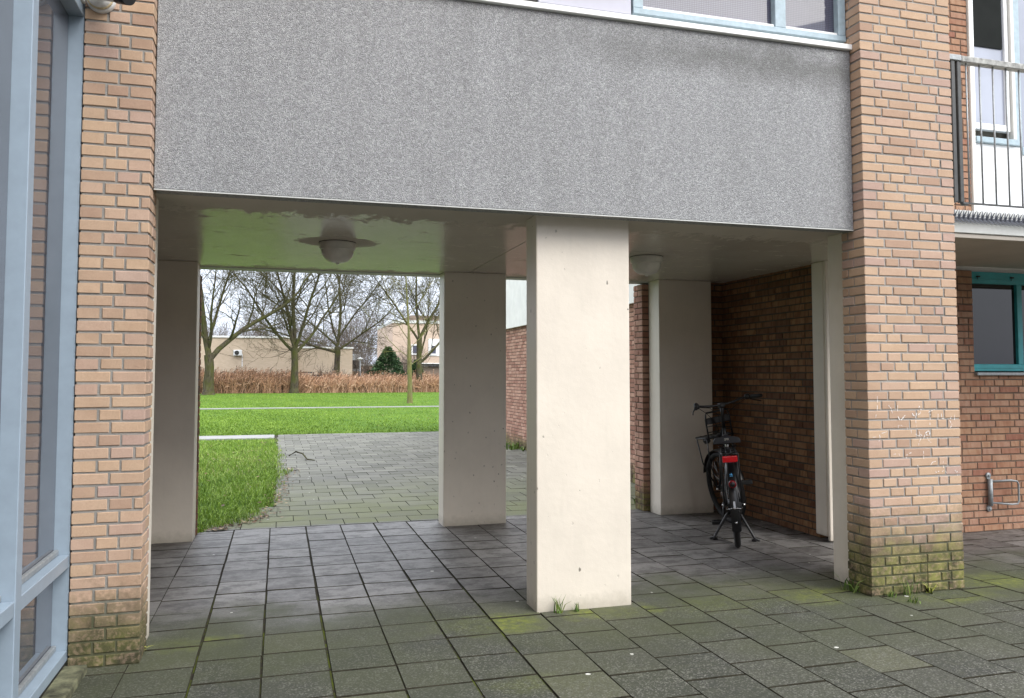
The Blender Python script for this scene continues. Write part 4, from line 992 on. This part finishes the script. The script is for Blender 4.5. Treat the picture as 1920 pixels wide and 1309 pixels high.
# steered front end
STR = R(27)
axis_o = Vector((0.93, 0, 0.80)); axis_d = (Vector(HTt) - Vector(HTb)).normalized()
Msteer = Matrix.Translation(axis_o) @ Matrix.Rotation(STR, 4, axis_d) @ Matrix.Translation(-axis_o)
def st(name, m, fn, parent=bk):
    b = MB(); fn(b)
    bmesh.ops.transform(b.bm, matrix=Msteer, verts=b.bm.verts[:])
    return b.build(name, m, parent)
_bt = bt
bt = st
wheel(WB, bk)
st('front_fender', m_black, lambda b: fender(b, WB, 20, 165))
def fork(b):
    b.tube([(0.955, 0, 0.68), (0.96, 0, 0.70)], 0.02, 10)
    for s_ in (-1, 1): b.tube([(0.962, 0.045 * s_, 0.70), (1.0, 0.058 * s_, 0.58), (1.05, 0.062 * s_, 0.45), (WB, 0.066 * s_, WR)], [0.014, 0.014, 0.012, 0.010], 10)
    b.box(0.935, 0.985, -0.058, 0.058, 0.688, 0.712, 0.008)
st('fork', m_black, fork)
HB = (0.862, 0, 1.135)
st('stem', m_black, lambda b: (b.tube([HTt, (0.872, 0, 1.06), HB], [0.016, 0.015, 0.019], 12), b.box(HB[0] - .03, HB[0] + .03, -0.028, 0.028, HB[2] - .018, HB[2] + .026, 0.010, 2)))
def hbar(b):
    half = [(0.862, 0.0, 1.142), (0.864, 0.12, 1.148), (0.862, 0.20, 1.162), (0.835, 0.26, 1.172), (0.77, 0.302, 1.170)]
    b.tube([(x, -y, z) for x, y, z in half[::-1]] + half[1:], 0.0115, 12)
hb = st('handlebar', m_black, hbar)
for s_ in (1, -1):
    st('grip', m_rubber, lambda b: b.tube([(0.800, 0.286 * s_, 1.171), (0.72, 0.325 * s_, 1.166), (0.695, 0.336 * s_, 1.164)], [0.016, 0.018, 0.015], 14), hb)
    st('brake_lever', m_black, lambda b: b.tube([(0.835, 0.262 * s_, 1.168), (0.84, 0.285 * s_, 1.150), (0.80, 0.325 * s_, 1.128), (0.75, 0.352 * s_, 1.112)], [0.010, 0.008, 0.006, 0.005], 8), hb)
    st('shifter_clamp', m_black, lambda b: b.lathe((0.83, 0.262 * s_, 1.172), [(0.0, -0.024), (0.020, -0.024), (0.026, -0.012), (0.026, 0.012), (0.018, 0.026), (0, 0.026)], 'Z', 16), hb)
st('bell', m_black, lambda b: b.lathe((0.79, 0.285, 1.192), [(0.022, 0), (0.020, 0.01), (0.010, 0.018), (0, 0.020)], 'Z', 16), hb)
def cables(b):
    b.tube([(0.835, -0.25, 1.16), (0.93, -0.17, 1.10), (0.97, -0.06, 1.03), (0.95, -0.015, 0.90), (0.955, 0.0, 0.78)], 0.0028, 5)
    b.tube([(0.835, 0.25, 1.16), (0.92, 0.14, 1.09), (0.965, 0.05, 1.00), (0.95, 0.02, 0.86)], 0.0028, 5)
    b.tube([(0.83, 0.24, 1.16), (0.90, 0.10, 1.13), (0.90, 0.03, 1.05), (0.92, 0.025, 0.88)], 0.0025, 5)
st('brake_cables', m_rubber, cables)
def frack(b):
    x0, x1, zt = 1.00, 1.29, 0.845
    b.tube([(x0, -0.135, zt), (x1 - .05, -0.135, zt), (x1, -0.12, zt), (x1, 0.12, zt), (x1 - .05, 0.135, zt), (x0, 0.135, zt), (x0, -0.135, zt)], 0.0085, 8)
    for y_ in (-0.11, -0.055, 0, 0.055, 0.11): b.tube([(x0, y_, zt), (x1, y_, zt)], 0.006, 6)
    b.tube([(1.12, -0.135, zt), (1.12, 0.135, zt)], 0.006, 6)
    hp = [(x0, -0.125, zt - 0.02), (x0 - .01, -0.125, 1.02), (x0 - .012, -0.118, 1.06), (x0 - .014, -0.11, 1.085), (x0 - .014, 0.11, 1.085), (x0 - .012, 0.118, 1.06), (x0 - .01, 0.125, 1.02), (x0, 0.125, zt - 0.02)]
    b.tube(hp, 0.0085, 8)
    for z_ in (0.90, 0.955, 1.01): b.tube([(x0 - .008, -0.125, z_), (x0 - .008, 0.125, z_)], 0.005, 6)
    b.box(x0 - .016, x0 - .006, -0.118, 0.118, 0.975, 1.035, 0.003)
    for s_ in (-1, 1):
        b.tube([(x0 + .03, 0.13 * s_, zt), (1.06, 0.13 * s_, 0.62), (WB, 0.075 * s_, WR)], 0.0065, 8)
        b.tube([(x1 - .04, 0.13 * s_, zt), (1.22, 0.13 * s_, 0.60), (WB, 0.078 * s_, WR)], 0.0065, 8)
    b.tube([(x0, 0, zt), (0.96, 0, 0.90)], 0.010, 8)
st('front_carrier', m_black, frack)
st('headlight', m_black, lambda b: b.lathe((1.30, 0, 0.795), [(0, -0.03), (0.02, -0.03), (0.032, 0.01), (0.032, 0.03), (0, 0.034)], 'X', 18))
# ------------------------------------------------------------------ trees
class Tubes:
    def __init__(s): s.V = []; s.F = []
    def add(s, P, rs, k):
        b0 = len(s.V); up = Vector((1, 0.13, 0))
        for i, p in enumerate(P):
            t = (P[min(i + 1, len(P) - 1)] - P[max(i - 1, 0)]).normalized()
            a = (up - t * up.dot(t))
            if a.length < 0.05: a = t.orthogonal()
            a.normalize(); up = a; b_ = t.cross(a)
            for j in range(k):
                th = 2 * math.pi * j / k; q = p + (a * math.cos(th) + b_ * math.sin(th)) * rs[i]; s.V.append((q.x, q.y, q.z))
        for i in range(len(P) - 1):
            for j in range(k):
                A = b0 + i * k + j; B_ = b0 + i * k + (j + 1) % k; s.F.append((A, B_, B_ + k, A + k))
def path(r, p, d, L, rad, n, wig, lift, r1=0.35):
    P = [p.copy()]; rs = [rad]; d = d.normalized()
    for i in range(n):
        d = (d + Vector((r.gauss(0, wig), r.gauss(0, wig), r.gauss(0, wig) + lift))).normalized()
        P.append(P[-1] + d * (L / n)); rs.append(rad * (1 - (1 - r1) * (i + 1) / n))
    return P, rs
def grow(r, T, leafs, p, d, L, rad, lvl, maxl, lift, dens=1.0, minr=0.012):
    n = 6 if lvl < 2 else 4
    P, rs = path(r, p, d, L, rad, n, 0.13 if lvl else 0.09, lift)
    T.add(P, rs, 7 if lvl == 0 else (5 if lvl == 1 else 3))
    if lvl >= maxl:
        if leafs is not None and r.random() < 0.5: leafs.append(P[-1])
        return
    kids = int((6 if lvl == 0 else 5 if lvl == 1 else 4) * dens + r.random())
    for c in range(kids):
        t = 0.25 + 0.75 * (c + r.random() * 0.8) / kids if c < kids - 1 else 1.0
        t = min(t, 1.0); i = min(int(t * n), n - 1); f = t * n - i
        q = P[i].lerp(P[i + 1], min(1, f)); rr = rs[i] * (1 - f) + rs[i + 1] * f
        dd = (P[i + 1] - P[i]).normalized()
        ang = r.uniform(0.35, 0.95) if c < kids - 1 else r.uniform(0.05, 0.3)
        az = r.uniform(0, 6.283); o1 = dd.orthogonal().normalized(); o2 = dd.cross(o1)
        nd_ = dd * math.cos(ang) + (o1 * math.cos(az) + o2 * math.sin(az)) * math.sin(ang)
        grow(r, T, leafs, q, nd_, L * r.uniform(0.48, 0.72), max(minr, rr * r.uniform(0.5, 0.72)), lvl + 1, maxl, lift * 0.8, dens, minr)
def tree(name, x, y, rad, hfork, limbs, seed, label, group=None, maxl=4, lean=0.0, m1=None, m2=None, lift=0.035, dens=0.97, minr=0.014, trunk_top=None):
    r = random.Random(seed); t = empty(name, (x, y, 0), label, 'tree', group)
    TR = Tubes(); top = trunk_top or hfork
    P = [Vector((lean * q * q * top, 0.0, top * q - 0.1 * (q == 0))) for q in (0, 0.04, 0.12, 0.3, 0.5, 0.7, 0.88, 1.0)]
    for i in range(2, 8): P[i] += Vector((r.gauss(0, rad * .08), r.gauss(0, rad * .08), 0))
    end = 0.86 if trunk_top is None else 0.22
    rs = [rad * 1.45, rad * 1.2, rad * 1.03, rad, rad * (0.6 * end + 0.38), rad * (0.75 * end + 0.2), rad * (.9 * end + .08), rad * end]
    TR.add(P, rs, 14)
    T2 = Tubes(); leafs = []
    for z, az, tilt, L, rr in limbs:
        q = Vector((lean * (z / top) ** 2 * top, 0, z)); dd = Vector((math.sin(R(tilt)) * math.cos(R(az)), math.sin(R(tilt)) * math.sin(R(az)), math.cos(R(tilt))))
        Pl, rl_ = path(r, q, dd, L, rr * 0.84, 7, 0.07, 0.03, 0.45); TR.add(Pl, rl_, 8)
        for c in range(int(8 * dens)):
            tt = 0.22 + 0.78 * (c + r.random() * .7) / int(8 * dens); tt = min(tt, 0.999); i = int(tt * 7)
            qq = Pl[i].lerp(Pl[i + 1], tt * 7 - i); d0 = (Pl[i + 1] - Pl[i]).normalized(); o1 = d0.orthogonal().normalized(); o2 = d0.cross(o1)
            az2 = r.uniform(0, 6.283); ang = r.uniform(0.4, 1.0)
            grow(r, T2, leafs, qq, d0 * math.cos(ang) + (o1 * math.cos(az2) + o2 * math.sin(az2)) * math.sin(ang), L * r.uniform(0.35, 0.6), rl_[i] * r.uniform(0.4, 0.6), 1, maxl, lift, dens, minr)
        grow(r, T2, leafs, Pl[-1], Pl[-1] - Pl[-2], L * 0.55, rl_[-1], 1, maxl, lift, dens, minr)
    me = bpy.data.meshes.new('trunk'); me.from_pydata(TR.V, [], TR.F); link('trunk', me, m1 or m_bark, t, True)
    V2, F2 = list(T2.V), list(T2.F)
    for q in leafs:                      # old seed clusters hanging on the twigs
        for _ in range(1):
            s_ = r.uniform(0.03, 0.07); b0 = len(V2); c = q + Vector((r.gauss(0, .05), r.gauss(0, .05), r.gauss(-.04, .05)))
            for k in range(4): V2.append((c.x + r.uniform(-s_, s_), c.y + r.uniform(-s_, s_), c.z + r.uniform(-s_, s_)))
            F2.append((b0, b0 + 1, b0 + 2, b0 + 3))
    me = bpy.data.meshes.new('crown'); me.from_pydata(V2, [], F2); link('crown', me, m2 or m_twig, t)
    return t
# limbs: height, azimuth (0 = +x), tilt from vertical, length, radius
GT = 'bare trees on the far side of the lawn'
tree('bare_tree', -4.95, 62.6, 0.38, 2.9, [(2.5, 15, 40, 7.8, 0.24), (2.8, 170, 6, 8.5, 0.27), (3.6, 195, 30, 6.0, 0.13), (4.0, 60, 22, 7.0, 0.14), (3.4, -70, 35, 6, 0.12)], 4, 'bare tree with a thick forked mossy trunk at the left edge of the lawn view', GT)
tree('bare_tree', 1.15, 66.6, 0.31, 3.6, [(3.1, 10, 42, 6.5, 0.15), (3.2, 175, 44, 6.5, 0.16), (3.5, 100, 6, 8.5, 0.21), (3.5, -20, 22, 7.5, 0.17), (3.5, 190, 20, 7.5, 0.16), (3.3, 250, 40, 5, 0.1)], 8, 'bare spreading tree in the middle of the lawn view before the brick hall', GT)
tree('bare_tree', 5.05, 75.5, 0.31, 4.0, [(3.5, 172, 74, 6.5, 0.15), (3.7, 5, 58, 6.5, 0.13), (4.1, 175, 50, 6.0, 0.12), (3.9, 60, 8, 8.0, 0.18), (4.6, 10, 35, 6.0, 0.11), (4.6, 200, 30, 6.0, 0.11)], 15, 'bare tree standing behind the reeds with long sideways limbs', GT)
tree('bare_tree', 11.45, 68.3, 0.27, 4.6, [(2.4, -5, 46, 5.5, 0.15), (2.9, 20, 30, 5.5, 0.10), (4.3, 175, 33, 6.0, 0.13), (4.5, 10, 27, 7.0, 0.17), (4.6, 120, 8, 7.0, 0.15)], 23, 'bare tree with a crooked mossy trunk at the right edge of the lawn view', GT)
tree('young_tree', 6.39, 40.9, 0.115, 2.5, [(1.9 + 0.42 * k, (180 if k % 2 else 0) + rnd.uniform(-50, 50), 52 - k * 2, 2.6 - 0.12 * k, 0.028) for k in range(9)], 31, 'slender young tree with pale yellowish trunk in front of the other bare trees', None, 3, -0.045, m_young, m_young, 0.05, 0.6, 0.006, 7.5)
# far woodland
T2 = Tubes(); r = random.Random(77)
for i in range(24):
    x = -14 + i * 2.0 + r.gauss(0, 1.0); y = r.uniform(98, 128); hgt = r.uniform(4.5, 8.0) if x < 8.5 else r.uniform(6.5, 10)
    if 12 < x < 22: continue
    for k in range(3):
        grow(r, T2, None, Vector((x + r.gauss(0, .5), y, 0)), Vector((r.gauss(0, .16), r.gauss(0, .16), 1)), hgt * r.uniform(0.55, 0.75), 0.10, 0, 4, 0.07, 1.0, 0.022)
me = bpy.data.meshes.new('far_woodland'); me.from_pydata(T2.V, [], T2.F)
tag(link('far_woodland', me, m_fartw), 'greyish bare woodland far behind the brick hall', 'woodland', kind='stuff')
# bare shrubs between hall and evergreen
for i, (x, y, h_, lab) in enumerate(((7.9, 83.0, 4.6, 'tangled bare shrub right of the low brick hall'), (12.6, 84.0, 4.8, 'tangled bare shrub against the flats right of the evergreen'), (4.4, 73.5, 2.3, 'low bare shrub poking out above the reeds'))):
    T2 = Tubes(); r = random.Random(90 + i)
    for k in range(9):
        grow(r, T2, None, Vector((r.gauss(0, .5), r.gauss(0, .4), 0)), Vector((r.gauss(0, .38), r.gauss(0, .3), 1)), h_ * r.uniform(0.4, 0.6), 0.05, 1, 4, 0.06, 1.0, 0.016)
    me = bpy.data.meshes.new('bare_shrub'); me.from_pydata(T2.V, [], T2.F); o = link('bare_shrub', me, m_fartw); o.location = (x, y, 0); tag(o, lab, 'shrub', 'bare shrubs behind the reeds')
# evergreen
def conifer(x, y, h, wd, seed, label):
    g = np.random.default_rng(seed); t = empty('evergreen', (x, y, 0), label, 'evergreen', 'evergreens behind the reeds')
    n = 12000; z = h * g.uniform(0, 1, n) ** 1.5; u = z / h; a = g.uniform(0, 2 * np.pi, n)
    prof = wd / 2 * np.clip(1.04 - u, 0, 1) ** 0.85 * np.clip(u * 5 + 0.7, 0, 1) * 1.15; lump = 1 + 0.34 * np.sin(a * 5 + z * 3.1) * np.sin(z * 4.7 + a * 2)
    rr = prof * lump * np.sqrt(g.uniform(0.25, 1, n)); c = np.stack([rr * np.cos(a), rr * np.sin(a), z], 1)
    d = np.stack([np.cos(a), np.sin(a), g.uniform(-.1, 1.3, n)], 1) + g.normal(0, .4, (n, 3)); d /= np.linalg.norm(d, axis=1)[:, None]
    s = np.cross(d, g.normal(0, 1, (n, 3))); s /= np.linalg.norm(s, axis=1)[:, None]
    L = g.uniform(.10, .26, n)[:, None]; V_ = np.stack([c - s * .06, c + s * .06, c + d * L], 1).reshape(-1, 3)
    tt = np.clip(0.1 + 0.9 * g.uniform(0, 1, n) ** 1.3, 0, 1); T_ = np.repeat(np.stack([tt, tt, tt, np.ones(n)], 1), 3, 0)
    np_mesh('crown', V_, np.arange(3 * n).reshape(-1, 3), T_, m_conif, t)
    b = MB((x, y, 0)); b.tube([(x, y, 0), (x, y, h * .8)], [0.12, 0.03], 8); b.build('trunk', m_bark, t)
conifer(10.55, 82.0, 4.25, 4.1, 3, 'dark green bushy evergreen behind the reeds')
conifer(13.3, 81.0, 2.9, 2.2, 5, 'low dark evergreen bush right of the taller one behind the slim tree')
# reeds
n = 22000; X_ = nr.uniform(-21, 27, n); Y_ = 66.9 + nr.uniform(0, 1, n) ** 1.3 * 6.5
Hh = (1.22 + 0.36 * (1 / (1 + np.exp((X_ - 1.5) * 1.2))) + 0.12 * np.sin(X_ * 1.7) + nr.normal(0, .22, n)).clip(.5, 2.5) * (0.72 + 0.32 * ((Y_ - 66.9) / 6.5))
lean = nr.normal(0.12, .34, n); ly = nr.normal(0, .15, n); b0 = np.stack([X_, Y_, np.zeros(n)], 1); wv = np.array([0.016, 0, 0])
tp = b0 + np.stack([lean * Hh, ly * Hh, Hh], 1); md = b0 + np.stack([lean * Hh * .4, ly * Hh * .4, Hh * .6], 1)
pl = tp + np.stack([nr.normal(0.12, .10, n), nr.normal(0, .05, n), nr.uniform(0.02, .16, n)], 1)
lf = md + np.stack([nr.normal(0, .30, n), nr.normal(0, .1, n), nr.uniform(.05, .45, n)], 1)
V_ = np.stack([b0 - wv, b0 + wv, tp + wv * .5, tp - wv * .5, tp - wv * 2.0, tp + wv * 2.0, pl, md - np.array([0, 0, .05]), md + np.array([0, 0, .05]), lf], 1).reshape(-1, 3)
i_ = np.arange(n)[:, None] * 10
F_ = np.concatenate([i_ + np.array(q) for q in ((0, 1, 2), (0, 2, 3), (4, 5, 6), (7, 8, 9))])
tt = nr.uniform(0.05, 1, n); tt = np.clip(tt - 0.25 * (X_ < 1.5) * nr.uniform(0, 1, n), 0, 1); T_ = np.repeat(np.stack([tt, tt, tt, np.ones(n)], 1), 10, 0)
tag(np_mesh('reed_bed', V_, F_, T_, m_reed), 'belt of dry orange brown reeds along the far edge of the lawn', 'reeds', kind='stuff')
# ------------------------------------------------------------------ far buildings
def hall_mat(name, c1, c2, mo):
    m, n, b = mat(name); p = pos(n); s = nd(n, 'SeparateXYZ', {0: p})
    v = nd(n, 'CombineXYZ', {0: mth(n, 'ADD', s.outputs['X'], s.outputs['Y']), 1: s.outputs['Z'], 2: 0.0}).outputs[0]
    br = nd(n, 'TexBrick', {'Vector': v, 'Color1': c4(c1), 'Color2': c4(c2), 'Mortar': c4(mo), 'Scale': 1.0, 'Mortar Size': 0.008, 'Brick Width': 0.22, 'Row Height': 0.0625})
    c = mixc(n, rng(n, noise(n, mapv(n, p, (1, 1, 2)), 0.9, 6, 0.7), 0.35, 0.7, 0, 0.5), br.outputs[0], tuple(x * 0.75 for x in c1))
    n.links.new(c, b.inputs['Base Color']); setin(b, Roughness=0.9); b.inputs['Specular IOR Level'].default_value = 0.2
    return m
m_hall = hall_mat('hall_brick', (0.64, 0.51, 0.38), (0.56, 0.44, 0.325), (0.50, 0.43, 0.35))
m_flats = hall_mat('flats_brick', (0.62, 0.48, 0.385), (0.56, 0.42, 0.33), (0.48, 0.41, 0.35))
m_brown = hall_mat('brown_brick_far', (0.24, 0.18, 0.14), (0.20, 0.15, 0.12), (0.2, 0.17, 0.14))
def house(name, loc, label, parts, group=None):
    t = empty(name, loc, label, 'building', group)
    for pn_, x0, x1, y0, y1, z0, z1, m in parts:
        b = MB(loc); b.box(x0, x1, y0, y1, z0, z1, 0.01); b.build(pn_, m, t)
    return t
house('brick_hall', (-3, 80, 0), 'low windowless tan brick hall behind the reeds', [('wall', -30, 1.6, 80, 92, 0, 4.95, m_hall), ('roof_edge', -30.1, 1.7, 79.9, 92.1, 4.951, 5.12, m_alu), ('wall', 1.61, 6.86, 80.3, 92, 0, 4.03, m_hall), ('roof_edge', 1.71, 6.95, 80.2, 92.1, 4.031, 4.18, m_alu)])
ac = empty('air_conditioner', (-3.78, 79.8, 3.2), 'white air conditioning unit on the wall of the tan brick hall', 'air conditioner')
oa = (-3.78, 79.8, 3.2)
b = MB(oa); b.box(-4.17, -3.40, 79.65, 79.98, 3.27, 3.80, 0.03); b.build('casing', m_white, ac)
b = MB(oa); b.torus((-3.86, 79.64, 3.53), 0.19, 0.018, 'Y', 24, 6); b.torus((-3.86, 79.64, 3.53), 0.10, 0.014, 'Y', 20, 6); b.lathe((-3.86, 79.65, 3.53), [(0, -.005), (0.17, -.005), (0.17, 0.0)], 'Y', 24); b.build('fan_grille', m_iron, ac)
b = MB(oa); b.box(-3.42, -3.35, 79.9, 79.98, 2.25, 3.45, 0.01); b.build('pipe_cover', m_white, ac)
b = MB(oa); b.box(-4.1, -4.04, 79.7, 79.98, 3.20, 3.27); b.box(-3.5, -3.44, 79.7, 79.98, 3.20, 3.27); b.build('bracket', m_zinc, ac)
fl = house('apartment_building', (16, 86, 0), 'pale pinkish block of flats with a white window band behind the trees',
    [('wall', 11.55, 32, 86, 100, 2.75, 7.0, m_flats), ('ground_floor_wall', 13.3, 32, 86.4, 100, 0, 2.42, m_brown), ('roof_edge', 11.5, 32.1, 85.9, 100.1, 7.001, 7.32, m_slab), ('parapet', 13.5, 32, 86.5, 99, 7.33, 7.9, m_brown),
     ('cornice', 13.3, 32, 85.95, 86.3, 2.66, 2.749, m_alu), ('awning', 13.3, 32, 86.0, 86.35, 2.43, 2.655, m_dark), ('side_wall', 11.55, 13.28, 86.2, 100, 0, 2.74, m_flats),
     ('window_band', 15.4, 32, 85.93, 85.99, 3.50, 5.35, m_white)])
for x0, z0, x1, z1 in ((13.55, 3.62, 14.3, 4.75), (15.6, 3.62, 16.35, 4.75), (16.75, 3.62, 17.5, 4.75)):
    b = MB((16, 86, 0)); yb = 85.90
    for q in ((x0, x0 + .14, z0, z1), (x1 - .14, x1, z0, z1), (x0 + .141, x1 - .141, z0, z0 + .14), (x0 + .141, x1 - .141, z1 - .14, z1)): b.box(q[0], q[1], yb - .04, yb + .028, q[2], q[3])
    f_ = b.build('window', m_white, fl)
    b = MB((16, 86, 0)); b.box(x0 + .14, x1 - .14, yb - .01, yb + .01, z0 + .14, z1 - .14); b.build('pane', m_glassU, f_)
house('small_house', (8.9, 97, 0), 'tiny distant house with a dark dormer behind the street lamp', [('wall', 7.4, 12.5, 97, 103, 0, 2.55, m_flats), ('roof', 7.2, 12.7, 96.8, 103.2, 2.551, 2.75, m_slab), ('dormer', 8.05, 9.1, 96.2, 97, 1.9, 3.9, m_zinc), ('dormer_window', 8.2, 8.95, 96.15, 96.19, 2.2, 3.2, m_glassT)])
sl_ = empty('street_lamp', (7.4, 78, 0), 'pale street lamp with a flat round head behind the reeds', 'street lamp')
b = MB((7.4, 78, 0)); b.tube([(7.4, 78, 0), (7.4, 78, 2.85)], [0.06, 0.045], 10); b.build('pole', m_zinc, sl_)
b = MB((7.4, 78, 0)); b.lathe((7.4, 78, 2.85), [(0.05, 0), (0.12, 0.02), (0.17, 0.14), (0.0, 0.15)], 'Z', 20); b.build('lamp_glass', m_opal, sl_)
b = MB((7.4, 78, 0)); b.lathe((7.4, 78, 3.0), [(0.26, 0), (0.27, 0.03), (0.12, 0.09), (0, 0.1)], 'Z', 20); b.build('lamp_hood', m_alu, sl_)
b = MB((2.8, 76.5, 0)); 
for x in np.arange(1.2, 4.9, 0.6): b.box(x, x + .08, 76.46, 76.54, 0, 1.72)
b.box(1.2, 2.9, 76.48, 76.52, 1.62, 1.74); b.box(2.95, 4.9, 76.48, 76.52, 1.35, 1.50)
tag(b.build('fence', m_iron), 'low dark fence showing just above the reeds before the hall', 'fence')
